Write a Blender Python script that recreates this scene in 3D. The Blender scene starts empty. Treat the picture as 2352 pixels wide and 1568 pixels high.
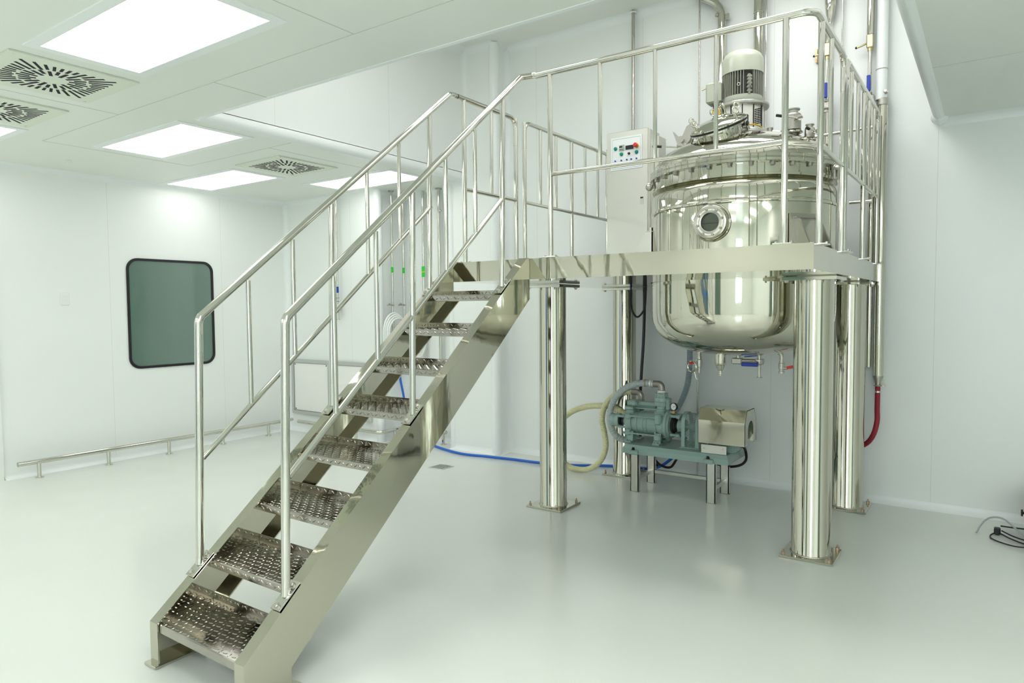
import bpy, math, random
from math import sin, cos, pi, radians, atan2, sqrt, hypot
from mathutils import Vector, Matrix
random.seed(7)
S = bpy.context.scene
COL = S.collection

# ------------------------------------------------------------------ camera
CAM_H = 1.45
cd = bpy.data.cameras.new('camera'); cam = bpy.data.objects.new('camera', cd); COL.objects.link(cam)
cd.sensor_width = 36.0; cd.lens = 24.10; cd.clip_start = 0.05; cd.clip_end = 100
yaw, pit, roll = radians(35.043), radians(-2.826), radians(-0.457)
fwd = Vector((-sin(yaw)*cos(pit), cos(yaw)*cos(pit), sin(pit)))
rt = Vector((cos(yaw), sin(yaw), 0)); up = rt.cross(fwd)
r2 = rt*cos(roll) + up*sin(roll); u2 = -rt*sin(roll) + up*cos(roll)
cam.matrix_world = Matrix(((r2.x, u2.x, -fwd.x, 0), (r2.y, u2.y, -fwd.y, 0), (r2.z, u2.z, -fwd.z, CAM_H), (0, 0, 0, 1)))
S.camera = cam

# ------------------------------------------------------------------ world, exposure
W = bpy.data.worlds.new('daylight'); S.world = W; W.use_nodes = True
bg = W.node_tree.nodes['Background']
bg.inputs[0].default_value = (0.80, 0.89, 1.0, 1); bg.inputs[1].default_value = 11.0
S.view_settings.view_transform = 'Standard'; S.view_settings.look = 'None'
S.view_settings.exposure = 0.0; S.view_settings.gamma = 1.0; S.view_settings.use_curve_mapping = False
LAMP = 3.6          # radiance of the recessed ceiling panels
LAMP_HIGH = 10.5     # radiance of the panels in the raised ceiling
S.cycles.max_bounces = 12; S.cycles.diffuse_bounces = 6; S.cycles.glossy_bounces = 8
S.cycles.caustics_reflective = False; S.cycles.caustics_refractive = False
S.cycles.sample_clamp_indirect = 6.0

# ------------------------------------------------------------------ materials
def srgb(r, g, b):
    f = lambda c: (c/255/12.92) if c/255 <= .04045 else ((c/255+.055)/1.055)**2.4
    return (f(r), f(g), f(b), 1)
def mat(name, col, rough=.5, metal=0., bump=0., scale=40., rvar=0., coat=0., stretch=None, spec=None, cvar=0.):
    m = bpy.data.materials.new(name); m.use_nodes = True
    nt = m.node_tree; n = nt.nodes; l = nt.links; b = n['Principled BSDF']
    b.inputs['Base Color'].default_value = col; b.inputs['Roughness'].default_value = rough
    b.inputs['Metallic'].default_value = metal; b.inputs['Coat Weight'].default_value = coat
    b.inputs['Coat Roughness'].default_value = .05
    if spec is not None: b.inputs['Specular IOR Level'].default_value = spec
    tc = n.new('ShaderNodeTexCoord'); mp = n.new('ShaderNodeMapping'); no = n.new('ShaderNodeTexNoise')
    l.new(tc.outputs['Object'], mp.inputs[0]); l.new(mp.outputs[0], no.inputs['Vector'])
    if stretch: mp.inputs['Scale'].default_value = stretch
    no.inputs['Scale'].default_value = scale; no.inputs['Detail'].default_value = 4
    if bump:
        bp = n.new('ShaderNodeBump'); bp.inputs['Strength'].default_value = bump; bp.inputs['Distance'].default_value = .01
        l.new(no.outputs[0], bp.inputs['Height']); l.new(bp.outputs[0], b.inputs['Normal'])
    if rvar:
        mr = n.new('ShaderNodeMapRange'); mr.inputs['From Min'].default_value = .3; mr.inputs['From Max'].default_value = .7
        mr.inputs['To Min'].default_value = max(0, rough-rvar); mr.inputs['To Max'].default_value = rough+rvar
        l.new(no.outputs[0], mr.inputs[0]); l.new(mr.outputs[0], b.inputs['Roughness'])
    if cvar:
        mx = n.new('ShaderNodeMix'); mx.data_type = 'RGBA'
        mx.inputs[6].default_value = tuple(c*(1-cvar) for c in col[:3])+(1,); mx.inputs[7].default_value = col
        l.new(no.outputs[0], mx.inputs[0]); l.new(mx.outputs[2], b.inputs['Base Color'])
    return m
def emis(name, col, k):
    m = bpy.data.materials.new(name); m.use_nodes = True
    b = m.node_tree.nodes['Principled BSDF']; b.inputs['Base Color'].default_value = (.9, .9, .9, 1)
    b.inputs['Emission Color'].default_value = col; b.inputs['Emission Strength'].default_value = k
    return m
def panelled(name, col, axis, period, off, rough=.32, width=.004, dark=.86):
    """sandwich panel with a fine joint every `period` metres along `axis` (object space)"""
    m = mat(name, col, rough)
    nt = m.node_tree; n = nt.nodes; l = nt.links; b = n['Principled BSDF']
    tc = n.new('ShaderNodeTexCoord'); sp = n.new('ShaderNodeSeparateXYZ'); l.new(tc.outputs['Object'], sp.inputs[0])
    def line(ax, per, o):
        a = n.new('ShaderNodeMath'); a.operation = 'ADD'; a.inputs[1].default_value = -o + 100*per; l.new(sp.outputs[ax], a.inputs[0])
        c = n.new('ShaderNodeMath'); c.operation = 'MODULO'; c.inputs[1].default_value = per; l.new(a.outputs[0], c.inputs[0])
        d = n.new('ShaderNodeMath'); d.operation = 'LESS_THAN'; d.inputs[1].default_value = width; l.new(c.outputs[0], d.inputs[0])
        return d
    d = line(axis, period, off)
    if isinstance(dark, tuple): pass
    mx = n.new('ShaderNodeMix'); mx.data_type = 'RGBA'
    mx.inputs[6].default_value = col; mx.inputs[7].default_value = tuple(c*dark for c in col[:3])+(1,)
    l.new(d.outputs[0], mx.inputs[0]); l.new(mx.outputs[2], b.inputs['Base Color'])
    return m

WALLC = srgb(240, 243, 240)
M = {}
M['wall_x'] = panelled('wall_panels_along_x', WALLC, 0, 1.10, -.335)
M['wall_y'] = panelled('wall_panels_along_y', WALLC, 1, 1.17, 3.19)
M['wall'] = mat('painted_panel', WALLC, .32)
M['ceil'] = mat('ceiling_panel', srgb(234, 238, 231), .4)
M['trim'] = mat('white_pvc_cove', srgb(240, 244, 243), .3)
M['joint'] = mat('ceiling_joint', srgb(200, 206, 192), .6)
M['floor'] = mat('epoxy_floor', srgb(226, 230, 223), .20, coat=0, scale=1.3, rvar=.05, spec=.5, cvar=.03)
M['steel'] = mat('polished_stainless', (.60, .585, .51, 1), .07, 1, scale=3, rvar=.03)
M['wavy'] = mat('polished_stainless_sheet', (.55, .53, .44, 1), .05, 1, bump=.16, scale=2.2, stretch=(1.6, 1.6, .5))
M['column'] = mat('polished_tube', (.58, .56, .48, 1), .06, 1, scale=2.2, rvar=.04, bump=.05, stretch=(1, 1, .3))
M['rail'] = mat('rail_tube', (.65, .64, .585, 1), .10, 1, scale=8, rvar=.05)
M['tread'] = mat('chequer_plate', (.50, .47, .42, 1), .14, 1, bump=.05, scale=9, rvar=.06, cvar=.35)
M['tank'] = mat('tank_mirror_steel', (.60, .585, .50, 1), .045, 1, bump=.03, scale=3, stretch=(1, 1, .4))
M['brush'] = mat('brushed_stainless', (.74, .73, .68, 1), .34, 1, scale=4, rvar=.06, stretch=(1, 1, 18))
M['dullsteel'] = mat('dull_pipe_steel', (.45, .43, .39, 1), .32, 1, scale=30, rvar=.1)
M['lugsteel'] = mat('satin_plate_steel', (.46, .45, .40, 1), .30, 1)
M['bolt'] = mat('dark_bolt_steel', (.34, .33, .30, 1), .3, 1)
M['ring'] = mat('satin_ring_steel', (.62, .60, .54, 1), .2, 1)
M['castss'] = mat('cast_stainless', (.48, .465, .42, 1), .33, 1, bump=.1, scale=120)
M['elbow'] = mat('aged_elbow', (.36, .33, .31, 1), .45, 1, bump=.15, scale=60)
M['green'] = mat('green_machine_enamel', srgb(146, 172, 164), .35, bump=.08, scale=90, coat=.3, cvar=.08)
M['grey'] = mat('motor_grey_paint', srgb(180, 184, 168), .35, coat=.2)
M['fin'] = mat('motor_fin_paint', srgb(142, 144, 132), .45)
M['black'] = mat('black_rubber', srgb(24, 22, 28), .45)
M['slot'] = mat('slot_shadow_black', srgb(22, 16, 28), .8)
M['slotgrey'] = mat('recess_dark', srgb(40, 40, 38), .7)
M['blue'] = mat('blue_plastic', srgb(28, 60, 172), .35)
M['bluehose'] = mat('blue_hose', srgb(20, 100, 205), .35)
M['red'] = mat('red_plastic', srgb(214, 52, 44), .35)
M['redhose'] = mat('red_fabric_hose', srgb(158, 36, 54), .6, bump=.3, scale=60, cvar=.2)
M['yellow'] = mat('yellow_plastic', srgb(236, 190, 30), .4)
M['teal'] = mat('teal_button', srgb(0, 140, 120), .3)
M['brass'] = mat('brass', (.56, .49, .28, 1), .3, 1)
M['copper'] = mat('bronze_block', (.62, .40, .20, 1), .35, 1)
M['anchor'] = mat('tarnished_anchor', (.50, .38, .28, 1), .45, 1)
M['cream'] = mat('cream_pvc_hose', srgb(214, 212, 170), .35, cvar=.06)
M['greyhose'] = mat('grey_pvc_hose', srgb(172, 182, 180), .3, coat=.3)
M['clear'] = mat('translucent_hose', srgb(238, 241, 238), .25, coat=.4)
M['clearshade'] = mat('smoky_hose', srgb(150, 166, 172), .3, coat=.3)
M['white'] = mat('white_plastic', srgb(236, 240, 236), .35)
M['panelwhite'] = mat('white_panel_plate', srgb(238, 242, 240), .3)
M['ventwhite'] = mat('vent_enamel', srgb(226, 232, 216), .4)
M['frame'] = mat('aluminium_frame', (.62, .63, .60, 1), .38, .8)
M['filter'] = mat('filter_mesh', srgb(246, 246, 242), .6, bump=.3, scale=260)
M['glassdark'] = mat('dark_room_glass', srgb(96, 122, 110), .03, coat=1., spec=.9)  # dark base colour stands in for the dim room behind the glass
M['sight'] = mat('sight_glass', srgb(84, 94, 76), .12, spec=.3)
M['frameblack'] = mat('black_window_gasket', srgb(28, 24, 30), .4)
M['lamp'] = emis('lamp_diffuser', (1, 1, .985, 1), LAMP)
M['lampfill'] = emis('fill_light_back', (1, 1, .985, 1), 9.5)
M['lamphigh'] = emis('lamp_diffuser_high', (1, 1, .985, 1), LAMP_HIGH)
M['display'] = mat('dark_display', srgb(38, 38, 44), .2)
M['lcd'] = mat('timer_face', srgb(176, 182, 170), .3)
M['greentag'] = mat('green_tag', srgb(60, 196, 70), .5)
M['doorblue'] = mat('blue_door_paint', srgb(30, 110, 190), .4)
M['ink'] = mat('printed_line', srgb(140, 170, 176), .5)
M['inkdark'] = mat('printed_mark', srgb(70, 80, 120), .5)

# ------------------------------------------------------------------ mesh builder
class MB:
    def __init__(s): s.v = []; s.f = []
    def add(s, vs, fs):
        o = len(s.v); s.v += [tuple(v) for v in vs]; s.f += [tuple(i+o for i in f) for f in fs]; return s
    def box(s, x0, x1, y0, y1, z0, z1):
        v = [(x, y, z) for z in (z0, z1) for y in (y0, y1) for x in (x0, x1)]
        return s.add(v, [(0, 2, 3, 1), (4, 5, 7, 6), (0, 1, 5, 4), (2, 6, 7, 3), (0, 4, 6, 2), (1, 3, 7, 5)])
    def bbox(s, x0, x1, y0, y1, z0, z1, b=.004):
        """box with bevelled vertical and horizontal edges (chamfer)"""
        vs = []; 
        for (zz, i) in ((z0, b), (z0+b, 0), (z1-b, 0), (z1, b)):
            c = b
            vs += [(x0+c+i*0, y0+i, zz), (x1-c, y0+i, zz), (x1-i, y0+c, zz), (x1-i, y1-c, zz), (x1-c, y1-i, zz), (x0+c, y1-i, zz), (x0+i, y1-c, zz), (x0+i, y0+c, zz)]
        fs = [tuple(range(7, -1, -1)), tuple(range(24, 32))]
        for k in range(3):
            for j in range(8):
                a = k*8+j; c2 = k*8+(j+1) % 8; fs.append((a, c2, c2+8, a+8))
        return s.add(vs, fs)
    def prism(s, poly, axis, a0, a1):
        """extrude a 2-D polygon along an axis. axis 'x': poly=(y,z); 'y': (x,z); 'z': (x,y)"""
        n = len(poly)
        def P(p, a): return {'x': (a, p[0], p[1]), 'y': (p[0], a, p[1]), 'z': (p[0], p[1], a)}[axis]
        vs = [P(p, a0) for p in poly]+[P(p, a1) for p in poly]
        area = sum(poly[i][0]*poly[(i+1) % n][1]-poly[(i+1) % n][0]*poly[i][1] for i in range(n))
        flip = (area < 0) ^ (axis == 'y') ^ (a1 < a0)
        bot = tuple(range(n-1, -1, -1)); top = tuple(range(n, 2*n))
        fs = [bot, top]+[(i, (i+1) % n, (i+1) % n+n, i+n) for i in range(n)]
        if flip: fs = [tuple(reversed(f)) for f in fs]
        return s.add(vs, fs)
    def rev(s, prof, c=(0, 0, 0), d=(0, 0, 1), n=48, cap0=True, cap1=True):
        """surface of revolution: prof=[(r,h)], about axis d from point c"""
        d = Vector(d).normalized(); c = Vector(c)
        a = Vector((1, 0, 0)) if abs(d.x) < .8 else Vector((0, 1, 0))
        e1 = (a-d*a.dot(d)).normalized(); e2 = d.cross(e1)
        vs = []; fs = []; m = len(prof)
        for (r, h) in prof:
            for k in range(n):
                t = 2*pi*k/n; vs.append(c+d*h+e1*(r*cos(t))+e2*(r*sin(t)))
        for i in range(m-1):
            for k in range(n):
                k2 = (k+1) % n; fs.append((i*n+k, i*n+k2, (i+1)*n+k2, (i+1)*n+k))
        if cap0 and prof[0][0] > 1e-5: fs.append(tuple(range(n-1, -1, -1)))
        if cap1 and prof[-1][0] > 1e-5: fs.append(tuple((m-1)*n+k for k in range(n)))
        if prof[-1][1] < prof[0][1]: fs = [tuple(reversed(f)) for f in fs]
        return s.add(vs, fs)
    def cyl(s, p0, p1, r, n=24, r1=None):
        p0 = Vector(p0); p1 = Vector(p1); L = (p1-p0).length
        return s.rev([(r, 0), (r if r1 is None else r1, L)], p0, p1-p0, n)
    def tube(s, pts, r, n=12, closed=False, rf=None, caps=True):
        """sweep a circle along a polyline. rf(i, arclength) gives a radius"""
        P = [Vector(p) for p in pts]; m = len(P); T = []
        for i in range(m):
            if closed: t = P[(i+1) % m]-P[i-1]
            elif i == 0: t = P[1]-P[0]
            elif i == m-1: t = P[-1]-P[-2]
            else: t = (P[i+1]-P[i]).normalized()+(P[i]-P[i-1]).normalized()
            T.append(t.normalized())
        a = Vector((0, 0, 1)) if abs(T[0].z) < .9 else Vector((1, 0, 0))
        N = (a-T[0]*a.dot(T[0])).normalized(); vs = []; L = 0
        for i in range(m):
            if i: L += (P[i]-P[i-1]).length
            N = (N-T[i]*N.dot(T[i])).normalized(); B = T[i].cross(N)
            rr = rf(i, L) if rf else r
            if 0 < i < m-1 and not closed:
                c = (P[i+1]-P[i]).normalized().dot((P[i]-P[i-1]).normalized())
                mit = 1/max(.5, sqrt(max(0., (1+c)/2)))
            else: mit = 1
            for k in range(n):
                th = 2*pi*k/n; vs.append(P[i]+(N*cos(th)+B*sin(th))*rr*(1 if mit < 1.02 else 1))
        fs = []
        rng = m if closed else m-1
        for i in range(rng):
            j = (i+1) % m
            for k in range(n):
                k2 = (k+1) % n; fs.append((i*n+k, i*n+k2, j*n+k2, j*n+k))
        if not closed and caps:
            fs.append(tuple(range(n-1, -1, -1))); fs.append(tuple((m-1)*n+k for k in range(n)))
        return s.add(vs, fs)
    def ball(s, c, r, n=16, sq=(1, 1, 1)):
        vs = []; fs = []; m = n//2
        for i in range(m+1):
            a = pi*i/m
            for k in range(n):
                t = 2*pi*k/n; vs.append((c[0]+r*sq[0]*sin(a)*cos(t), c[1]+r*sq[1]*sin(a)*sin(t), c[2]-r*sq[2]*cos(a)))
        for i in range(m):
            for k in range(n):
                k2 = (k+1) % n; fs.append((i*n+k, i*n+k2, (i+1)*n+k2, (i+1)*n+k))
        return s.add(vs, fs)
    def torus(s, c, d, R, r, n=28, k=10):
        d = Vector(d).normalized(); a = Vector((1, 0, 0)) if abs(d.x) < .8 else Vector((0, 1, 0))
        e1 = (a-d*a.dot(d)).normalized(); e2 = d.cross(e1); c = Vector(c)
        return s.tube([c+e1*(R*cos(2*pi*i/n))+e2*(R*sin(2*pi*i/n)) for i in range(n)], r, k, closed=True)
    def hexbolt(s, c, d, r, h):
        d = Vector(d).normalized(); s.rev([(r*1.25, 0), (r*1.25, h*.2)], c, d, 12)
        return s.rev([(r, h*.2), (r, h*.85), (r*.8, h)], c, d, 6)

ORG = {}
def finish(me, ang=32):
    for p in me.polygons: p.use_smooth = True
    me.set_sharp_from_angle(angle=radians(ang))
def mk(name, mb, m, parent=None, loc=None, ang=32):
    if parent is not None: org = Vector(ORG[parent.name])
    elif loc is None: org = Vector((0, 0, 0))
    elif loc == 'base':
        xs = [v[0] for v in mb.v]; ys = [v[1] for v in mb.v]; zs = [v[2] for v in mb.v]
        org = Vector(((min(xs)+max(xs))/2, (min(ys)+max(ys))/2, min(zs)))
    else: org = Vector(loc)
    me = bpy.data.meshes.new(name); me.from_pydata([tuple(Vector(v)-org) for v in mb.v], [], mb.f)
    me.validate(); me.update(); finish(me, ang)
    me.materials.append(M[m] if isinstance(m, str) else m)
    o = bpy.data.objects.new(name, me); COL.objects.link(o)
    if parent is not None: o.parent = parent
    else: o.location = org
    ORG[o.name] = org
    return o
def struct(name, mb, m, parent=None):
    o = mk(name, mb, m, parent)
    if parent is None: o['kind'] = 'structure'
    return o
def tag(o, label, cat, group=None):
    o['label'] = label; o['category'] = cat
    if group: o['group'] = group
    return o
def thing(name, loc, label, cat, group=None):
    o = bpy.data.objects.new(name, None); COL.objects.link(o); o.location = loc; o.empty_display_size = .05
    ORG[o.name] = Vector(loc); return tag(o, label, cat, group)
def dup(o, loc, label, group=None):
    def cp(x, par):
        c = x.copy(); COL.objects.link(c)
        if par: c.parent = par
        for ch in list(x.children): cp(ch, c)
        return c
    c = cp(o, None); c.location = loc; c['label'] = label
    if group: c['group'] = group
    return c
def fillet(pts, r, n=8):
    P = [Vector(p) for p in pts]; out = [P[0]]
    for i in range(1, len(P)-1):
        a = (P[i-1]-P[i]); b = (P[i+1]-P[i]); la, lb = a.length, b.length; a.normalize(); b.normalize()
        ang = a.angle(b)
        if ang > pi-.02: out.append(P[i]); continue
        d = min(r/math.tan(ang/2), la*.49, lb*.49); rr = d*math.tan(ang/2)
        c = P[i]+(a+b).normalized()*(rr/sin(ang/2)); s0 = P[i]+a*d-c; s1 = P[i]+b*d-c
        tot = s0.angle(s1); ax = s0.cross(s1)
        for k in range(n+1): out.append(c+Matrix.Rotation(tot*k/n, 3, ax.normalized()) @ s0)
    out.append(P[-1]); return out
def spline(pts, sub=10):
    P = [Vector(p) for p in pts]; P = [P[0]*2-P[1]]+P+[P[-1]*2-P[-2]]; out = []
    for i in range(1, len(P)-2):
        for k in range(sub):
            t = k/sub; a, b, c, d = P[i-1:i+3]
            out.append(.5*((2*b)+(c-a)*t+(2*a-5*b+4*c-d)*t*t+(-a+3*b-3*c+d)*t**3))
    out.append(P[-2]); return out
def resample(pts, step):
    out = [pts[0]]; acc = 0
    for i in range(1, len(pts)):
        a, b = pts[i-1], pts[i]; L = (b-a).length; p = step-acc
        while p <= L: out.append(a+(b-a)*(p/L)); p += step
        acc = (acc+L) % step
    return out
def hose(mb, pts, r, rib=.0018, pitch=.012, n=14):
    q = resample(spline(pts, 16), pitch/4)
    return mb.tube(q, r, n, rf=lambda i, L: r+rib*sin(2*pi*i/4+.6))

# ================================================================== SETTING
XL, XR, YN, YW, YL = -6.95, 3.4, -3.6, 5.62, 5.22
HC, HH = 2.72, 4.00
OX0, OX1, OY0 = -4.35, -.335, 2.60
T = .12
struct('floor', MB().box(XL-T, XR+T, YN-T, YW+T, -.1, 0), 'floor')
b = MB()
b.box(XL, XR, YN, OY0, HC, HC+.08); b.box(XL, OX0, OY0, YW, HC, HC+.08); b.box(OX1, XR, OY0, YW, HC, HC+.08)
struct('ceiling', b, 'ceil')
struct('ceiling_high', MB().box(OX0-T, OX1+T, OY0-T, YW, HH, HH+.08), 'ceil')
# left wall with a door opening left out of view and the window hole filled by the window unit
struct('wall_left', MB().box(XL-T, XL, YN, YW+T, 0, HC+.08), 'wall_y')
struct('wall_far_left', MB().box(XL, -5.40, YL, YW+T, 0, HC+.08), 'wall_x')
struct('wall_back', MB().box(-5.40, XR, YW, YW+T, 0, HH+.08), 'wall_x')
struct('wall_column', MB().box(-4.56, -3.98, 5.41, YW, 0, HH), 'wall')
struct('wall_shaft_left', MB().box(OX0-T, OX0, OY0, YW, HC+.001, HH), 'wall_y')
struct('wall_shaft_front', MB().box(OX0-T, OX1+T, OY0-T, OY0, HC+.001, HH), 'wall_x')
struct('wall_shaft_right', MB().box(OX1, OX1+T, OY0, YW, HC+.001, HH), 'wall_y')
struct('wall_right', MB().box(XR, XR+T, YN, YW+T, 0, HC+.08), 'wall_y')
# wall behind the viewer with an added window opening that lets daylight in
WX0, WX1, WZ0, WZ1 = .15, 1.35, .75, 2.35
b = MB(); b.box(XL-T, WX0, YN-T, YN, 0, HC+.08); b.box(WX1, XR+T, YN-T, YN, 0, HC+.08)
b.box(WX0, WX1, YN-T, YN, 0, WZ0); b.box(WX0, WX1, YN-T, YN, WZ1, HC+.08)
struct('wall_front', b, 'wall_x')
w2 = MB()
for a0, a1, c0, c1 in ((WX0, WX1, WZ0, WZ0+.05), (WX0, WX1, WZ1-.05, WZ1), (WX0, WX0+.05, WZ0+.05, WZ1-.05), (WX1-.05, WX1, WZ0+.05, WZ1-.05), (.73, .77, WZ0+.05, WZ1-.05)):
    w2.box(a0, a1, YN-.09, YN-.03, c0, c1)
win2 = struct('added_window_2', w2, 'frame')
gm = bpy.data.materials.new('clear_pane'); gm.use_nodes = True; nt = gm.node_tree; nt.nodes.clear()
o_ = nt.nodes.new('ShaderNodeOutputMaterial'); mx = nt.nodes.new('ShaderNodeMixShader'); tr = nt.nodes.new('ShaderNodeBsdfTransparent'); gl = nt.nodes.new('ShaderNodeBsdfGlossy')
gl.inputs['Roughness'].default_value = .02; mx.inputs[0].default_value = .08; tr.inputs[0].default_value = (.93, .97, .97, 1)
nt.links.new(tr.outputs[0], mx.inputs[1]); nt.links.new(gl.outputs[0], mx.inputs[2]); nt.links.new(mx.outputs[0], o_.inputs[0])
M['pane'] = gm
mk('pane', MB().box(WX0+.04, WX1-.04, YN-.063, YN-.057, WZ0+.04, WZ1-.04), 'pane', win2)

# cove trims: quarter-round coving in every corner, as round pvc beads
def bead(name, pts, r, fr=None):
    return struct(name, MB().tube(pts, r, 16), 'trim')
def cove(mb, axis, a0, a1, p, q, sp, sq, r=.05, n=6):
    """concave quarter cove filling the corner at (p,q); sp,sq = directions into the room"""
    poly = [(p, q)]
    c = (p+sp*r, q+sq*r)
    arc = [(c[0]-sp*r*cos(t), c[1]-sq*r*sin(t)) for t in [pi/2*k/n for k in range(n+1)]]
    poly = [(p, q)]+arc
    mb.prism(poly, axis, a0, a1)
b = MB(); cove(b, 'y', 2.27, YL, XL, 0, 1, 1); struct('baseboard_left', b, 'trim')
b = MB(); cove(b, 'x', XL, -5.40, YL, 0, -1, 1); cove(b, 'y', YL, YW, -5.40, 0, 1, 1); cove(b, 'x', -5.40, -4.56, YW, 0, -1, 1)
cove(b, 'x', -4.56, -3.98, 5.41, 0, -1, 1); cove(b, 'y', 5.41, YW, -3.98, 0, 1, 1); cove(b, 'x', -3.98, XR, YW, 0, -1, 1)
struct('baseboard_back', b, 'trim')
b = MB(); cove(b, 'y', YN, YL, XL, HC, 1, -1); struct('trim_1', b, 'trim')
b = MB(); cove(b, 'x', XL, -5.40, YL, HC, -1, -1); cove(b, 'y', YL, YW, -5.40, HC, 1, -1); cove(b, 'x', -5.40, -4.56, YW, HC, -1, -1); cove(b, 'x', -4.56, OX0, 5.41, HC, -1, -1)
struct('trim_2', b, 'trim')
b = MB(); cove(b, 'x', OX1, XR, YW, HC, -1, -1); struct('trim_3', b, 'trim')
b = MB(); cove(b, 'x', -3.98, OX1, YW, HH, -1, -1, .06); cove(b, 'y', 5.41, YW, -3.98, HH, 1, -1, .06); cove(b, 'x', OX0, -3.98, 5.41, HH, -1, -1, .06); cove(b, 'y', OY0, 5.41, OX0, HH, 1, -1, .06)
struct('trim_4', b, 'trim')
def zcove(mb, x, y, sx, sy, z0, z1, r=.05, n=6):
    c = (x+sx*r, y+sy*r); mb.prism([(x, y)]+[(c[0]-sx*r*cos(pi/2*k/n), c[1]-sy*r*sin(pi/2*k/n)) for k in range(n+1)], 'z', z0, z1)
b = MB(); zcove(b, XL, YL, 1, -1, 0, HC); zcove(b, -5.40, YW, 1, -1, 0, HC); zcove(b, -4.56, YW, -1, -1, 0, HC); zcove(b, -3.98, YW, 1, -1, 0, HH); zcove(b, OX0, 5.41, 1, -1, HC, HH)
struct('trim_5', b, 'trim')
# rounded outside corners: the corner of the far-left block and the wall column
b = MB(); b.cyl((-5.412, YL+.012, 0), (-5.412, YL+.012, HC), .045, 24); struct('trim_6', b, 'trim')
b = MB(); b.cyl((-3.995, 5.425, 0), (-3.995, 5.425, HH-.01), .05, 24); b.cyl((-4.545, 5.425, 0), (-4.545, 5.425, HC), .035, 24); struct('trim_7', b, 'trim')
# round edge bead along the ceiling opening
b = MB(); b.tube([(OX0-.005, OY0, HC+.03), (OX0-.005, 5.42, HC+.03)], .045, 20); struct('trim_8', b, 'trim')
b = MB(); b.box(OX0-.03, OX1+.03, OY0-.02, OY0+.006, HC-.003, HC+.1); struct('trim_9', b, 'trim')
b = MB(); b.tube([(OX1+.01, OY0, HC+.028), (OX1+.01, YW-.03, HC+.028)], .042, 20); b.ball((OX1+.01, YW-.05, HC+.01), .055, 20); struct('trim_10', b, 'trim')
# fine ceiling joints
def cj(b, x0, y0, x1, y1, w=.0022):
    b.box(min(x0, x1)-w, max(x0, x1)+w, min(y0, y1)-w, max(y0, y1)+w, HC-.0012, HC+.001)
b = MB()
for q in ((-5.83, 2.238, OX1, 2.238), (-2.45, YN, -2.45, 2.238), (-4.67, .4, -4.67, 2.238), (-3.59, 2.238, -3.59, 2.60), (-5.83, 2.238, -5.83, 3.38), (-5.83, 3.38, -4.37, 3.38), (-6.9, .35, 2.2, .35), (-.30, 4.38, 2.6, 4.38), (-4.69, 3.38, -4.69, 5.3)):
    cj(b, *q)
struct('trim_11', b, 'joint')
# door edge at the very left, and an added blue framed double door behind the viewer, for its reflection
b = MB(); b.box(XL, XL+.03, 1.25, 1.31, 0, 2.15); b.box(XL, XL+.03, 2.20, 2.26, 0, 2.15); b.box(XL, XL+.03, 1.31, 2.20, 2.09, 2.15); b.box(XL, XL+.018, 1.31, 2.20, .01, 2.09)
d1 = struct('door_1', b, 'white'); mk('door_handle', MB().tube([(XL+.018, 1.40, 1.0), (XL+.06, 1.40, 1.0), (XL+.06, 1.52, 1.0)], .01), 'rail', d1)
b = MB()
for x0 in (-6.6, -5.7):
    for q in ((x0, x0+.12, 0, 1.85), (x0+.76, x0+.88, 0, 1.85), (x0+.12, x0+.76, 0, .25), (x0+.12, x0+.76, .95, 1.07), (x0+.12, x0+.76, 1.73, 1.85)):
        b.box(q[0], q[1], YN, YN+.05, q[2], q[3])
d2 = struct('added_door_2', b, 'doorblue'); mk('pane', MB().box(-6.55, -4.85, YN+.01, YN+.02, .05, 1.80), 'glassdark', d2)

# added dark glazed doors, out of view, that give the steel dark reflections
b = MB()
for q in ((-3.4, -3.33, 0, 1.85), (-2.45, -2.38, 0, 1.85), (-3.33, -2.45, 1.78, 1.85)): b.box(q[0], q[1], YN, YN+.05, q[2], q[3])
d3 = struct('added_door_3', b, 'frame'); mk('pane', MB().box(-3.34, -2.44, YN+.01, YN+.02, .02, 1.80), 'glassdark', d3)
b = MB()
for q in ((.6, .67, 0, 2.2), (1.75, 1.82, 0, 2.2), (.67, 1.75, 2.13, 2.2)): b.box(XR-.05, XR, q[0], q[1], q[2], q[3])
d4 = struct('added_door_4', b, 'frame'); mk('pane', MB().box(XR-.02, XR-.01, .66, 1.76, .02, 2.14), 'glassdark', d4)
# window in the left wall
def rrect(y0, y1, z0, z1, r, n=8):
    out = []
    for (cy, cz, a0) in ((y1-r, z1-r, 0), (y0+r, z1-r, pi/2), (y0+r, z0+r, pi), (y1-r, z0+r, 1.5*pi)):
        for k in range(n+1): out.append((cy+r*cos(a0+pi/2*k/n), cz+r*sin(a0+pi/2*k/n)))
    return out
def ringprism(mb, outer, inner, a0, a1):
    n = len(outer); vs = [(a, p[0], p[1]) for a in (a0, a1) for ring in (outer, inner) for p in ring]
    fs = []
    for i in range(n):
        j = (i+1) % n
        fs += [(2*n+i, 2*n+j, 3*n+j, 3*n+i), (i, n+i, n+j, j), (i, j, 2*n+j, 2*n+i), (n+i, 3*n+i, 3*n+j, n+j)]
    return mb.add(vs, fs)
WY0, WY1, Z0, Z1 = 3.345, 4.255, .872, 1.968
win = struct('window_1', ringprism(MB(), rrect(WY0, WY1, Z0, Z1, .11), rrect(WY0+.024, WY1-.024, Z0+.024, Z1-.024, .09), XL-.004, XL+.012), 'frameblack')
mk('pane', MB().prism(rrect(WY0+.02, WY1-.02, Z0+.02, Z1-.02, .09), 'x', XL-.004, XL+.003), 'glassdark', win)

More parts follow.
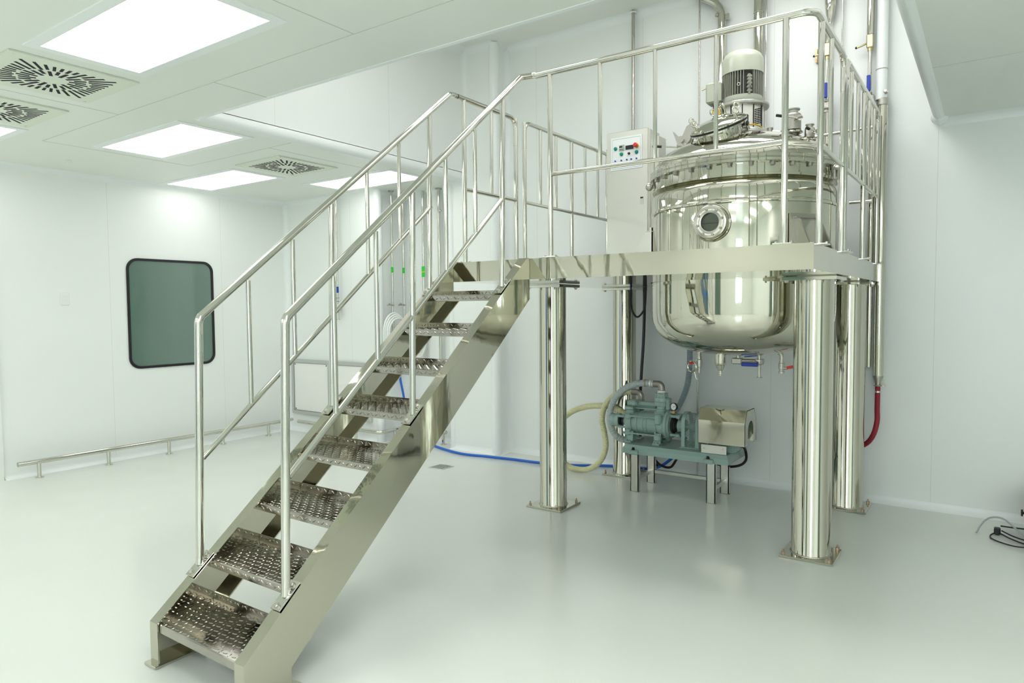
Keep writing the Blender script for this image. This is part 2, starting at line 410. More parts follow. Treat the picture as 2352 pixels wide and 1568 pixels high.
# ================================================================== CEILING FIXTURES
LW, LD = 1.125, .465
def lamp_unit(x, y, z, label, group, m='lamp'):
    t = thing('ceiling_light', (x, y, z), label, 'ceiling light', group)
    b = MB()
    for q in ((-LW/2-.055, LW/2+.055, -LD/2-.055, -LD/2), (-LW/2-.055, LW/2+.055, LD/2, LD/2+.055), (-LW/2-.055, -LW/2, -LD/2, LD/2), (LW/2, LW/2+.055, -LD/2, LD/2)):
        b.box(x+q[0], x+q[1], y+q[2], y+q[3], z-.006, z)
    mk('frame', b, 'trim', t)
    mk('diffuser', MB().box(x-LW/2, x+LW/2, y-LD/2, y+LD/2, z-.005, z-.001), m, t)
    return t
G = 'recessed ceiling light panels'
L1 = lamp_unit(-3.19, 1.68, HC, 'largest lit ceiling panel, nearest the viewer at the upper left beside the slotted vent', G)
lab = [((-5.11, 2.82), 'lit ceiling panel between the biggest panel and the one above the dark window'),
       ((-6.17, 1.76), 'lit ceiling panel barely showing its corner at the left picture edge'),
       ((-6.24, 3.94), 'lit ceiling panel closest to the left wall, above the dark window'),
       ((-5.13, 4.81), 'farthest lit ceiling panel, seen behind the stair handrails')]
for (x, y), s_ in lab: dup(L1, (x, y, HC), s_, G)
GB = 'added fill light panels behind the viewer'  # unseen lamps added to fill the room with light
LB = lamp_unit(-3.2, -.9, HC, 'added fill light panel in the low ceiling behind the viewer', GB, 'lampfill')
for x, y in ((-5.6, -.4), (-.6, -.9), (1.9, -.9), (1.0, .75), (2.6, .75), (-5.6, -2.5), (-3.2, -2.7), (-.6, -2.7), (1.9, -2.7), (-.6, .75)):
    dup(LB, (x, y, HC), 'added fill light panel in the low ceiling behind the viewer', GB)
LH = lamp_unit(-2.95, 3.45, HH, 'lit panel in the raised ceiling above the stair head', 'lights in the raised ceiling', 'lamphigh')
dup(LH, (-1.35, 3.45, HH), 'lit panel in the raised ceiling above the front of the tank platform', 'lights in the raised ceiling')
dup(LH, (-1.25, 4.55, HH), 'lit panel in the raised ceiling above the tank and its wall pipes', 'lights in the raised ceiling')

def vent_unit(x, y, label):
    z = HC; t = thing('ceiling_vent', (x, y, z), label, 'ceiling vent', 'swirl diffuser vents in the low ceiling')
    b = MB(); h = .31
    b.box(x-h, x+h, y-h, y+h, z-.010, z-.001)
    mk('face_plate', b, 'ventwhite', t)
    b = MB()
    def slot(cx, cy, a, l0, l1, w):
        d = (cos(a), sin(a)); p = (-d[1], d[0])
        q = [(cx+d[0]*l+p[0]*s_*w, cy+d[1]*l+p[1]*s_*w) for l, s_ in ((l0, -1), (l1, -1), (l1, 1), (l0, 1))]
        b.prism(q, 'z', z-.0112, z-.0095)
    N = 24
    for k in range(N):
        a = 2*pi*k/N+.06
        if k % 2 == 0: slot(x, y, a, .075, .155, .0085)
        else: slot(x, y, a, .105, .165, .0085)
    for k in range(40):
        a = 2*pi*(k+.5)/40+.06; R = .232/max(abs(cos(a)), abs(sin(a)))
        if R > .232: slot(x, y, a, .172 if k % 2 else .182, R, .0075)
    mk('slots', b, 'slot', t)
    for sx in (-1, 1):
        for sy in (-1, 1): mk('screw', MB().cyl((x+sx*.28, y+sy*.28, z-.013), (x+sx*.28, y+sy*.28, z-.009), .008, 10), 'ventwhite', t)
    return t
V1 = vent_unit(-4.23, 1.685, 'square ceiling vent with black radial slots right beside the largest light panel')
dup(V1, (-5.14, 1.70, HC), 'square slotted ceiling vent cut off by the left picture edge')
dup(V1, (-5.16, 3.90, HC), 'smallest slotted ceiling vent, between the two far light panels')
b = MB(); b.rev([(.022, 0), (.022, -.008), (.008, -.01), (.008, -.03), (.018, -.033), (.018, -.036)], (-6.39, 2.643, HC), (0, 0, 1), 16)
b.cyl((-6.40, 2.63, HC-.03), (-6.40, 2.63, HC-.01), .002, 6); b.cyl((-6.38, 2.655, HC-.03), (-6.38, 2.655, HC-.01), .002, 6)
tag(mk('sprinkler_head', b, 'white', loc=(-6.39, 2.643, HC)), 'small white sprinkler head on the ceiling left of the light panels', 'sprinkler')

# ================================================================== LEFT WALL THINGS
t = thing('wall_switch', (XL, 2.795, 1.51), 'small white switch plate on the left wall, left of the dark window', 'switch')
mk('cover_plate', MB().bbox(XL, XL+.008, 2.757, 2.832, 1.505, 1.622, .003), 'white', t)
mk('rocker', MB().bbox(XL+.007, XL+.012, 2.775, 2.814, 1.535, 1.592, .002), 'white', t)

def bumper(name, path, posts, label, r=.021):
    t = thing(name, (posts[0][0], posts[0][1], 0), label, 'bumper rail')
    mk('rail', MB().tube(fillet(path, .05), r, 16), 'rail', t)
    for (x, y, z) in posts:
        b = MB(); b.cyl((x, y, .004), (x, y, z), .0165, 14); b.rev([(.034, 0), (.034, .005), (.02, .010)], (x, y, 0), (0, 0, 1), 18)
        mk('post', b, 'rail', t)
    return t
bumper('bumper_rail', [(-6.80, 2.32, .142), (-6.80, 5.13, .142)], [(-6.80, y, .14) for y in (2.48, 3.055, 3.635, 4.23, 4.80)],
       'long low steel bumper rail on short posts along the left wall')
bumper('bumper_rail', [(-6.66, 5.11, .135), (-5.30, 5.11, .135), (-5.30, 5.50, .135), (-4.72, 5.50, .135)],
       [(x, y, .135) for x, y in ((-6.35, 5.11), (-5.68, 5.11), (-5.30, 5.33), (-4.76, 5.50))],
       'low steel bumper rail bending around the wall corner beneath the air grille')

# return air grille: one frame, two filter panels
t = thing('air_grille', (-6.2, YL, .21), 'wide white air grille with two mesh panels low on the far wall', 'air grille')
gx0, gx1, gz0, gz1 = -6.885, -5.53, .207, .858
b = MB()
for q in ((gx0, gx1, gz0, gz0+.04), (gx0, gx1, gz1-.04, gz1), (gx0, gx0+.04, gz0+.04, gz1-.04), (gx1-.04, gx1, gz0+.04, gz1-.04), (-6.235, -6.175, gz0+.04, gz1-.04)):
    b.box(q[0], q[1], YL-.022, YL-.001, q[2], q[3])
mk('frame', b, 'frame', t)
for x0, x1 in ((gx0+.045, -6.24), (-6.17, gx1-.045)):
    f = mk('filter_panel', MB().box(x0, x1, YL-.014, YL-.002, gz0+.045, gz1-.045), 'filter', t)
    for xx in (x0+.02, x1-.02):
        for zz in (gz0+.06, gz1-.06): mk('fastener', MB().cyl((xx, YL-.018, zz), (xx, YL-.013, zz), .007, 10), 'slotgrey', f)

# ================================================================== PLATFORM
DX0, DX1, DY0, DY1, DZ0, DZ1 = -2.83, -.672, 3.35, 5.52, 1.614, 1.735
TX, TY, TR = -1.417, 4.75, .5935
plat = thing('platform', ((DX0+DX1)/2, (DY0+DY1)/2, 0), 'raised polished steel platform on four round columns around the tank', 'platform')
# deck slab with a round hole for the tank: ring of quads from the hole to the rectangle
def deck():
    n = 64; b = MB(); hr = TR+.012; outer = []; inner = []
    for k in range(n):
        a = 2*pi*(k+.5)/n; c, s_ = cos(a), sin(a); inner.append((TX+hr*c, TY+hr*s_))
        tx = (DX1-TX)/c if c > 1e-9 else ((DX0-TX)/c if c < -1e-9 else 1e9)
        ty = (DY1-TY)/s_ if s_ > 1e-9 else ((DY0-TY)/s_ if s_ < -1e-9 else 1e9)
        q = min(tx, ty); outer.append([TX+q*c, TY+q*s_])
    for cx, cy in ((DX0, DY0), (DX0, DY1), (DX1, DY0), (DX1, DY1)):   # snap the nearest outer point onto each corner
        i = min(range(n), key=lambda i: hypot(outer[i][0]-cx, outer[i][1]-cy)); outer[i] = [cx, cy]
    vs = [(p[0], p[1], z) for z in (DZ0, DZ1) for ring in (outer, inner) for p in ring]; fs = []
    for i in range(n):
        j = (i+1) % n
        fs += [(2*n+i, 2*n+j, 3*n+j, 3*n+i), (i, n+i, n+j, j), (i, j, 2*n+j, 2*n+i), (n+i, 3*n+i, 3*n+j, n+j)]
    return b.add(vs, fs)
mk('deck', deck(), 'wavy', plat, ang=20)
# visible overlapping edge plate at the stair head
mk('edge_joint', MB().box(-2.228, -2.222, DY0-.0015, DY0, DZ0, DZ1), 'steel', plat)
def support(cx, cy, r, dx=0, dy=0):
    b = MB(); b.rev([(r+.004, .014), (r, .022), (r, DZ0-.02)], (cx, cy, 0), (0, 0, 1), 56, False, False)
    c = mk('support_post', b, 'column', plat)
    h = .145
    p = mk('base_plate', MB().bbox(cx-h, cx+h, cy-h, cy+h, 0, .014, .002), 'steel', c)
    mk('weld_bead', MB().torus((cx, cy, .015), (0, 0, 1), r+.003, .005, 40, 8), 'castss', c)
    mk('top_plate', MB().bbox(cx-h, cx+h, cy-h, cy+h, DZ0-.024, DZ0-.003, .002), 'steel', c)
    for sx in (-1, 1):
        for sy in (-1, 1):
            x, y = cx+sx*(h-.022), cy+sy*(h-.022)
            q = MB(); q.cyl((x, y, .012), (x, y, .042), .0055, 10); q.rev([(.011, .014), (.011, .028)], (x, y, 0), (0, 0, 1), 6)
            mk('anchor_bolt', q, 'anchor', c)
            q = MB(); q.hexbolt((x, y, DZ0-.024), (0, 0, -1), .011, .012)
            mk('plate_bolt', q, 'castss', c)
support(-2.61, 4.235, .0985); support(-.84, 4.215, .107); support(-.835, 5.37, .107); support(-2.595, 5.39, .0985)

# ---- staircase
SL = .8076
def xr(y): return -2.155-(y-1.394)*.0332
def stringer(side):
    """C channel; side=+1 right (web outside +x), -1 left"""
    ytop, ybot = 1.394, 1.600
    yt2 = ytop+(1.737-.18)/SL
    poly = [(ytop, 0), (ytop, .18), (yt2, 1.737), (DY0-.002, 1.737), (DY0-.002, .085+(DY0-ybot)*SL), (ybot, .085), (ybot, 0)]
    b = MB(); th = .006; fw = .058
    X = lambda y: (xr(y) if side > 0 else -2.802)
    n = len(poly)
    # web
    for s_ in (0, 1): pass
    web = MB(); web.prism(poly, 'x', 0, -side*th)
    edges = [(0, 1), (1, 2), (2, 3), (4, 5), (5, 6)]
    cx = sum(p[0] for p in poly)/n
    for i, j in edges:
        p, q = Vector(poly[i]), Vector(poly[j]); d = (q-p).normalized(); nrm = Vector((d.y, -d.x))   # to the inside (clockwise poly)
        quad = [tuple(p), tuple(q), tuple(q+nrm*th), tuple(p+nrm*th)]
        web.prism(quad, 'x', -side*th, -side*fw)
    v = [(X(y)+x, y, z) for (x, y, z) in web.v]
    b.v = v; b.f = web.f
    return b
stair = thing('staircase', (-2.48, 2.37, 0), 'straight open steel staircase with eight chequer plate treads leading up to the platform', 'staircase')
mk('stringer', stringer(-1), 'wavy', stair, ang=20); mk('stringer', stringer(1), 'wavy', stair, ang=20)
mk('foot_plate', MB().bbox(-2.822, -2.735, 1.375, 1.64, 0, .012, .002), 'steel', stair)
mk('foot_plate', MB().bbox(-2.225, -2.14, 1.375, 1.64, 0, .012, .002), 'steel', stair)
def tread(i):
    y0 = 1.402+.2386*i; z = .177+.1927*i; d = .272; x0 = -2.794
    if i == 7: d = .262
    b = MB(); x1 = xr(y0+d)-.008
    # folded pan: front lip down, rounded nose, flat, back lip up
    pr = [(y0+.004, z-.036), (y0, z-.034), (y0, z-.004), (y0+.004, z), (y0+d-.004, z), (y0+d-.003, z+.030), (y0+d, z+.030), (y0+d, z-.003), (y0+.006, z-.004), (y0+.006, z-.036)]
    b.prism(pr, 'x', x0, x1)
    def loz(cx, cy, a, up='z'):
        L, w, h = .0135, .0042, .002
        pts = [(L, 0), (L*.45, w), (-L*.45, w), (-L, 0), (-L*.45, -w), (L*.45, -w)]
        q = [(cx+p[0]*cos(a)-p[1]*sin(a), cy+p[0]*sin(a)+p[1]*cos(a)) for p in pts]
        t2 = [(cx+p[0]*.55*cos(a)-p[1]*.35*sin(a), cy+p[0]*.55*sin(a)+p[1]*.35*cos(a)) for p in pts]
        if up == 'z': vs = [(x, y, z) for x, y in q]+[(x, y, z+h) for x, y in t2]
        elif up == 'f': vs = [(x, y0, zz) for x, zz in q]+[(x, y0-h, zz) for x, zz in t2]
        else: vs = [(x, y0+d-.003, zz) for x, zz in q]+[(x, y0+d-.003-h, zz) for x, zz in t2]
        b.add(vs, [(6, 7, 8, 9, 10, 11)]+[(k, (k+1) % 6, (k+1) % 6+6, k+6) for k in range(6)])
    st = .0275; nx = int((x1-x0-.02)/st); ny = int((d-.02)/st)
    for a in range(nx):
        for c in range(ny):
            loz(x0+.02+a*st, y0+.016+c*st, radians(12) if (a+c) % 2 else radians(102))
    for a in range(nx):
        if i > 0: loz(x0+.02+a*st, z-.018, radians(35) if a % 2 else radians(-35), 'f')
        loz(x0+.02+a*st, z+.016, radians(35) if a % 2 else radians(-35), 'b')
    return b
for i in range(8): mk('tread', tread(i), 'tread', stair, ang=25)

# ---- stair railings
def foot(t, x, y, z, parent):
    """bolted foot plate lying on the sloping stringer flange"""
    d = Vector((0, 1, SL)).normalized(); nrm = Vector((0, -SL, 1)).normalized(); c = Vector((x, y, z)); w = .026; L = .062; h = .006
    vs = [c+d*a+Vector((bx, 0, 0))+nrm*k for k in (0, h) for a, bx in ((-L, -w), (L, -w), (L, w), (-L, w))]
    b = MB().add(vs, [(0, 1, 2, 3), (7, 6, 5, 4), (0, 4, 5, 1), (1, 5, 6, 2), (2, 6, 7, 3), (3, 7, 4, 0)])
    f = mk('foot_flange', b, 'rail', parent)
    for s_ in (-1, 1): mk('bolt', MB().hexbolt(c+d*(s_*.046)+nrm*h, nrm, .0095, .010), 'castss', parent)
def stair_rail(X, head, hand, midp, posts, bals, label, feet):
    t = thing('stair_railing', (X(1.6), 1.6, .33), label, 'handrail')
    mk('handrail', MB().tube(fillet([(X(p[1]), p[1], p[2]) for p in hand]+head, .045), .0172, 18), 'rail', t)
    mk('mid_rail', MB().tube([(X(p[1]), p[1], p[2]) for p in midp], .0125, 14), 'rail', t)
    for (y, z0, z1) in posts:
        b = MB(); b.cyl((X(y)-.0*0, y-.012, z0), (X(y), y, z1), .0158, 16)
        pp = mk('post', b, 'rail', t)
        foot(t, X(y), y-.008, z0, pp)
    for (y, z0, z1) in bals: mk('baluster', MB().cyl((X(y), y, z0), (X(y), y, z1), .0112, 14), 'rail', t)
    return t
def zh(y): return 1.385+(y-1.635)*.825       # handrail line
def zm(y): return .812+(y-1.632)*.836        # mid rail line
def zs(y): return .18+(y-1.394)*SL+.006      # top of stringer
XLf = lambda y: -2.802+.022
XRf = lambda y: xr(y)-.030
# bottom post is one bent tube with the handrail
def stair_side(X, head, label):
    t = thing('stair_railing', (X(1.6), 1.6, zs(1.6)), label, 'handrail', None)
    pts = [(X(1.62), 1.605, zs(1.605)), (X(1.635), 1.632, 1.415)]+[(X(3.3), 3.31, zh(3.31))]+head
    mk('handrail', MB().tube(fillet(pts, .05), .0172, 18), 'rail', t)
    mk('mid_rail', MB().tube([(X(1.63), 1.63, zm(1.63)), (X(3.13), 3.125, zm(3.125))], .0128, 14), 'rail', t)
    p0 = mk('post', MB().cyl((X(1.605), 1.604, zs(1.605)), (X(1.605), 1.606, zs(1.605)+.03), .0178, 16), 'rail', t)
    foot(t, X(1.605), 1.605, zs(1.605), p0)
    for y in (2.365, 3.125):
        pp = mk('post', MB().cyl((X(y), y-.02, zs(y-.02)), (X(y), y, zh(y)), .0150, 16), 'rail', t)
        foot(t, X(y), y-.02, zs(y-.02), pp)
    for y in (1.875, 2.122, 2.613, 2.86): mk('baluster', MB().cyl((X(y), y, zm(y)), (X(y), y, zh(y)), .0112, 14), 'rail', t)
    return t
stair_side(XLf, [(-2.815, 3.385, 2.79), (-2.815, 3.42, 2.79)], 'farther stair handrail with balusters, on the left stringer of the staircase')
stair_side(XRf, [(-2.225, 3.395, 2.795), (-2.20, 3.40, 2.795)], 'nearer stair handrail with balusters, on the right stringer above the polished side')

# ---- platform guard railings
RZ, MZ = 2.79, 2.215
def flange(parent, x, y):
    f = mk('foot_flange', MB().bbox(x-.045, x+.045, y-.035, y+.035, DZ1, DZ1+.008, .002), 'rail', parent)
    for s_ in (-1, 1): mk('bolt', MB().hexbolt((x+s_*.035, y, DZ1+.008), (0, 0, 1), .008, .009), 'castss', parent)
def guard(path, mids, posts, bals, label, base):
    t = thing('guard_railing', base, label, 'railing')
    mk('top_rail', MB().tube(fillet(path, .07, 10), .0165, 18), 'rail', t)
    for m in mids: mk('mid_rail', MB().tube(m, .0128, 14), 'rail', t)
    for (x, y) in posts:
        p = mk('post', MB().cyl((x, y, DZ1), (x, y, RZ), .015, 16), 'rail', t); flange(p, x, y)
    for (x, y) in bals: mk('baluster', MB().cyl((x, y, MZ), (x, y, RZ), .0112, 14), 'rail', t)
    return t
XS = -.687
guard([(-2.20, 3.40, RZ), (XS, 3.40, RZ), (XS, 4.12, RZ), (XS, 4.12, 2.60)],
      [[(-2.105, 3.40, MZ), (-.815, 3.40, MZ)], [(XS, 3.54, MZ-.008), (XS, 4.12, MZ-.008)]],
      [(-2.105, 3.40), (-.815, 3.40), (XS, 3.535), (XS, 4.12)], [(-1.784, 3.40), (-1.463, 3.40), (-1.142, 3.40), (XS, 3.78)],
      'front guard railing of the platform, wrapping round the near right corner', (-1.4, 3.40, DZ1))
guard([(XS, 4.19, 2.62), (XS, 4.19, RZ), (XS, 5.465, RZ), (XS, 5.465, 2.6)], [[(XS, 4.19, MZ-.008), (XS, 5.465, MZ-.008)]],
      [(XS, 4.19), (XS, 4.85), (XS, 5.465)], [(XS, y) for y in (4.375, 4.61, 5.05, 5.28)],
      'right side guard railing of the platform running back to the wall', (XS, 4.85, DZ1))
LXr = -2.812
guard([(LXr, 3.425, RZ), (LXr, 4.075, RZ), (LXr, 4.075, 2.6)], [[(LXr, 3.49, MZ), (LXr, 4.075, MZ)]],
      [(LXr, 3.49), (LXr, 4.075)], [(LXr, 3.785)], 'short left guard railing of the platform at the head of the stairs', (LXr, 3.78, DZ1))
guard([(LXr, 4.185, 2.6), (LXr, 4.185, RZ), (LXr, 5.50, RZ)], [[(LXr, 4.185, MZ), (LXr, 5.50, MZ)]],
      [(LXr, 4.185), (LXr, 4.865), (LXr, 5.49)], [(LXr, y) for y in (4.40, 4.625, 5.09, 5.315)],
      'left guard railing of the platform running back behind the control cabinet', (LXr, 4.86, DZ1))

# ================================================================== TANK
tank = thing('mixing_tank', (TX, TY, .97), 'large mirror polished steel mixing tank standing through the platform', 'tank')
prof = [(.0, 1.112), (.12, 1.115), (.25, 1.128), (.36, 1.152), (.45, 1.186), (.52, 1.232), (.565, 1.285), (.587, 1.345), (TR, 1.41), (TR, 2.07),
        (TR+.006, 2.074), (TR+.008, 2.083), (TR+.006, 2.092), (TR, 2.096), (TR, 2.165), (.590, 2.188), (.580, 2.205), (.565, 2.218), (.552, 2.222), (.548, 2.226)]
mk('shell', MB().rev(prof, (TX, TY, 0), (0, 0, 1), 128, False, True), 'tank', tank, ang=40)
mk('collar', MB().rev([(.545, 2.226), (.592, 2.23), (.592, 2.243), (.583, 2.246), (.583, 2.305)], (TX, TY, 0), (0, 0, 1), 128, True, False), 'tank', tank)
fl = mk('rim_flange', MB().rev([(.57, 2.305), (.607, 2.306), (.610, 2.31), (.610, 2.327), (.606, 2.330), (.606, 2.333), (.610, 2.336), (.610, 2.352), (.605, 2.356), (.57, 2.357)], (TX, TY, 0), (0, 0, 1), 128), 'steel', tank)
for k in range(30):
    a = 2*pi*k/30+.07; x, y = TX+.592*cos(a), TY+.592*sin(a)
    mk('flange_bolt', MB().hexbolt((x, y, 2.306), (0, 0, -1), .0135, .022), 'bolt', fl)
lid = mk('lid', MB().rev([(.578, 2.355), (.578, 2.375), (.572, 2.405), (.555, 2.437), (.52, 2.468), (.47, 2.497), (.40, 2.527), (.32, 2.553), (.22, 2.578), (.12, 2.592), (0, 2.597)], (TX, TY, 0), (0, 0, 1), 128, True, False), 'tank', tank, ang=50)
mk('weld_ring', MB().torus((TX, TY, 2.402), (0, 0, 1), .573, .0025, 96, 6), 'steel', lid)

# sight glass on the front of the shell, facing the room
sx, sz = TX, 1.958
sg = mk('sight_glass', MB().rev([(.104, -.03), (.104, .03), (.100, .040), (.096, .042), (.060, .042), (.056, .040), (.056, .02)], (sx, TY-TR, sz), (0, -1, 0), 56, True, False), 'ring', tank)
mk('pane', MB().rev([(.056, 0), (.056, .022)], (sx, TY-TR, sz), (0, -1, 0), 40), 'sight', sg)
mk('pane_seam', MB().box(sx-.055, sx+.055, TY-TR-.0236, TY-TR-.021, sz-.006, sz-.004), 'slotgrey', sg)
for k in range(8):
    a = 2*pi*k/8+.25
    mk('cap_screw', MB().rev([(.0085, 0), (.0085, .004), (.006, .008), (.0, .009)], (sx+.078*cos(a), TY-TR-.041, sz+.078*sin(a)), (0, -1, 0), 14), 'castss', sg)
mk('neck_weld', MB().torus((sx, TY-TR-.004, sz), (0, 1, 0), .112, .006, 48, 8), 'steel', sg)

# support lugs resting on the deck
def lug(ang):
    c, s_ = cos(ang), sin(ang); b = MB()
    def P(r, t, z): return (TX+c*r-s_*t, TY+s_*r+c*t, z)
    for t in (-.075, .075):
        o = .005; prf = [(TR-.004, 1.745), (TR+.155, 1.745), (TR+.155, 1.765), (TR+.05, 1.955), (TR+.035, 1.97), (TR-.004, 1.97)]
        vs = [P(r, t-o, z) for r, z in prf]+[P(r, t+o, z) for r, z in prf]; n = len(prf)
        b.add(vs, [tuple(range(n)), tuple(range(2*n-1, n-1, -1))]+[(i, i+n, (i+1) % n+n, (i+1) % n) for i in range(n)])
    for z0, z1, r0, r1, w in ((1.736, 1.748, TR-.01, TR+.17, .105), (1.970, 1.976, TR-.01, TR+.037, .09)):
        vs = [P(r, t, z) for z in (z0, z1) for r, t in ((r0, -w), (r1, -w), (r1, w), (r0, w))]
        b.add(vs, [(3, 2, 1, 0), (4, 5, 6, 7), (0, 1, 5, 4), (1, 2, 6, 5), (2, 3, 7, 6), (3, 0, 4, 7)])
    vs = [P(TR-.004, -.11, 1.745), P(TR+.006, -.11, 1.745), P(TR+.006, .11, 1.745), P(TR-.004, .11, 1.745), P(TR-.004, -.11, 2.0), P(TR+.006, -.11, 2.0), P(TR+.006, .11, 2.0), P(TR-.004, .11, 2.0)]
    b.add(vs, [(3, 2, 1, 0), (4, 5, 6, 7), (0, 1, 5, 4), (1, 2, 6, 5), (2, 3, 7, 6), (3, 0, 4, 7)])
    return b
for a in (radians(196), radians(-36), radians(80)): mk('support_lug', lug(a), 'lugsteel', tank)

# manway: tilted round hatch on the front left of the lid
mc = Vector((-1.425, 4.435, 2.475)); md = Vector((-.02, -.42, 1)).normalized()
vd = Vector((-.574, .819, 0)); rd = Vector((.819, .574, 0))
mdir = (Vector((0, 0, 1))-vd*.30-rd*.38).normalized()
mc = Vector((TX, TY, 0))-vd*.27-rd*.215; mc.z = 2.50
man = mk('manway', MB().rev([(.118, -.08), (.124, .02), (.135, .085), (.150, .090)], mc, mdir, 56, False, False), 'steel', tank)
mk('hatch_lid', MB().rev([(.176, .100), (.180, .104), (.180, .110), (.172, .116), (.150, .128), (.11, .140), (.06, .147), (0, .149)], mc, mdir, 64, True, False), 'tank', man)
mk('gasket', MB().rev([(.176, .090), (.179, .091), (.179, .101), (.176, .102)], mc, mdir, 64), 'black', man)
mk('seat_ring', MB().rev([(.15, .078), (.176, .080), (.176, .091), (.15, .092)], mc, mdir, 64), 'steel', man)
m2 = mc+mdir*.14
mk('view_port', MB().rev([(.062, 0), (.062, .012), (.058, .016), (.05, .017), (.045, .012), (0, .012)], m2+rd*.02-vd*.01, mdir, 40, True, False), 'steel', man)
mk('port_gasket', MB().torus(m2+rd*.02-vd*.01+mdir*.003, mdir, .0635, .0028, 40, 8), 'black', man)
e1 = (rd-mdir*rd.dot(mdir)).normalized(); e2 = mdir.cross(e1)
for ang in (200, 300, 80, 20, 140):
    a = radians(ang); p = mc+mdir*.108+e1*(.165*cos(a))+e2*(.165*sin(a))
    b = MB(); b.cyl(p-mdir*.055, p+mdir*.045, .006, 10); b.rev([(.014, 0), (.014, .010)], p+mdir*.006, mdir, 6); b.torus(p+mdir*.064, e1*.3-vd, .019, .0048, 24, 8)
    mk('eye_bolt', b, 'steel', man)
b = MB(); h0 = mc+mdir*.14+e1*.07+e2*.06
b.tube(fillet([h0-e2*.03, h0-e2*.03+mdir*.075, h0+e2*.05+mdir*.075, h0+e2*.05], .02), .006, 10); mk('handle', b, 'steel', man)
b = MB(); hp = mc+mdir*.10+e1*.155+e2*.08
b.cyl(hp-e2*.04, hp+e2*.04, .014, 14); b.tube([hp+mdir*.0, hp+e1*.035-mdir*.02, hp+e1*.045-mdir*.10], .011, 10); mk('hinge', b, 'castss', man)
b = MB(); p = mc+e1*.165-vd*.05+mdir*.075; b.box(p.x-.004, p.x+.004, p.y-.012, p.y+.012, p.z-.045, p.z+.02); mk('clamp_strap', b, 'black', man)
b = MB(); p = mc-e1*.19+mdir*.05; b.tube([p+mdir*.04+e1*.03, p, p-mdir*.06-e1*.005], .004, 8); mk('clamp_strap', b, 'black', man)

# agitator drive: lantern, flange, motor
drv = mk('drive_lantern', MB().rev([(.19, 2.588), (.19, 2.604), (.185, 2.610), (.137, 2.612), (.137, 2.772)], (TX, TY, 0), (0, 0, 1), 64, True, False), 'brush', tank)
mk('motor_flange', MB().rev([(.135, 2.770), (.170, 2.771), (.174, 2.776), (.174, 2.789), (.170, 2.794), (.13, 2.796)], (TX, TY, 0), (0, 0, 1), 64), 'castss', drv)
b = MB()
for k in range(5):
    a = radians(-73-62+31*k); x, y = TX+.1385*cos(a), TY+.1385*sin(a)
    b.cyl((x, y, 2.615), (x, y, 2.77), .0035, 8)
mk('cover_seams', b, 'slotgrey', drv)
b = MB(); va = atan2(-TY, -TX)
for i in range(9):
    for j in range(3):
        a = va+radians(38+j*9); z = 2.645+i*.0115
        p = Vector((TX+.1385*cos(a), TY+.1385*sin(a), z+j*.006)); tdir = Vector((-sin(a), cos(a), .45)).normalized()
        b.tube([p-tdir*.0075, p+tdir*.0075], .0035, 6)
mk('vent_slots', b, 'slotgrey', drv)
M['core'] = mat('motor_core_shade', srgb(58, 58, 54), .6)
mot = mk('motor', MB().rev([(.10, 2.795), (.125, 2.800), (.130, 2.812), (.126, 2.845), (.112, 2.850), (.112, 3.01)], (TX, TY, 0), (0, 0, 1), 64, True, True), 'core', tank)
mk('bell_housing', MB().rev([(.10, 2.796), (.127, 2.801), (.132, 2.813), (.128, 2.844), (.113, 2.849)], (TX, TY, 0), (0, 0, 1), 64, True, False), 'grey', mot)
b = MB()
for k in range(46):
    a = 2*pi*k/46; c, s_ = cos(a), sin(a)
    if abs(((a-va+pi) % (2*pi))-pi-radians(20)) < radians(11): continue
    w = .0026; vs = []
    for r in (.108, .131):
        for t in (-w, w):
            for z in (2.842, 3.008): vs.append((TX+c*r-s_*t, TY+s_*r+c*t, z))
    b.add(vs, [(0, 1, 3, 2), (4, 6, 7, 5), (0, 4, 5, 1), (2, 3, 7, 6), (0, 2, 6, 4), (1, 5, 7, 3)])
mk('cooling_fins', b, 'fin', mot)
mk('fan_cover', MB().rev([(.124, 2.996), (.134, 2.996), (.134, 3.085), (.130, 3.100), (.118, 3.125), (.095, 3.143), (.05, 3.152), (0, 3.153)], (TX, TY, 0), (0, 0, 1), 64, True, False), 'grey', mot)
b = MB(); a = va+radians(20)
for z in (2.86, 2.885, 2.91, 2.935, 2.955):
    for da in (-4, 4):
        q = a+radians(da); p = (TX+.128*cos(q), TY+.128*sin(q), z); b.rev([(.008, -.012), (.008, .006), (.004, .008)], p, (cos(q), sin(q), 0), 10)
p = Vector((TX+.125*cos(a), TY+.125*sin(a), 2.84)); b.cyl(p, p+Vector((0, 0, .13)), .010, 12)
b.tube([p+Vector((0, 0, .03)), p+Vector((cos(a)*.02, sin(a)*.02, .05)), p+Vector((cos(a)*.022, sin(a)*.022, .085))], .006, 8)
mk('lifting_boss', b, 'fin', mot)
mk('lifting_eye', MB().torus((TX+.137*cos(va-.17), TY+.137*sin(va-.17), 2.905), (cos(va-.17), sin(va-.17), 0), .009, .003, 20, 8), 'grey', mot)
tb = Vector((TX, TY, 0))-rd*.175+vd*.03
mk('terminal_box', MB().bbox(tb.x-.05, tb.x+.055, tb.y-.05, tb.y+.05, 2.815, 2.955, .012), 'grey', mot)
mk('cable_gland', MB().cyl((tb.x, tb.y, 2.775), (tb.x, tb.y, 2.815), .014), 'black', mot)
b = MB(); b.tube(spline([(TX+.0, TY-.20, 2.665), (TX+.04, TY-.19, 2.635), (TX+.08, TY-.165, 2.628), (TX+.13, TY-.13, 2.625), (TX+.155, TY-.08, 2.615)]), .0045, 8)
b.tube(fillet([(TX-.13, TY-.21, 2.72), (TX-.13, TY-.21, 2.745), (TX-.085, TY-.21, 2.745), (TX-.085, TY-.21, 2.70)], .008), .005, 8)
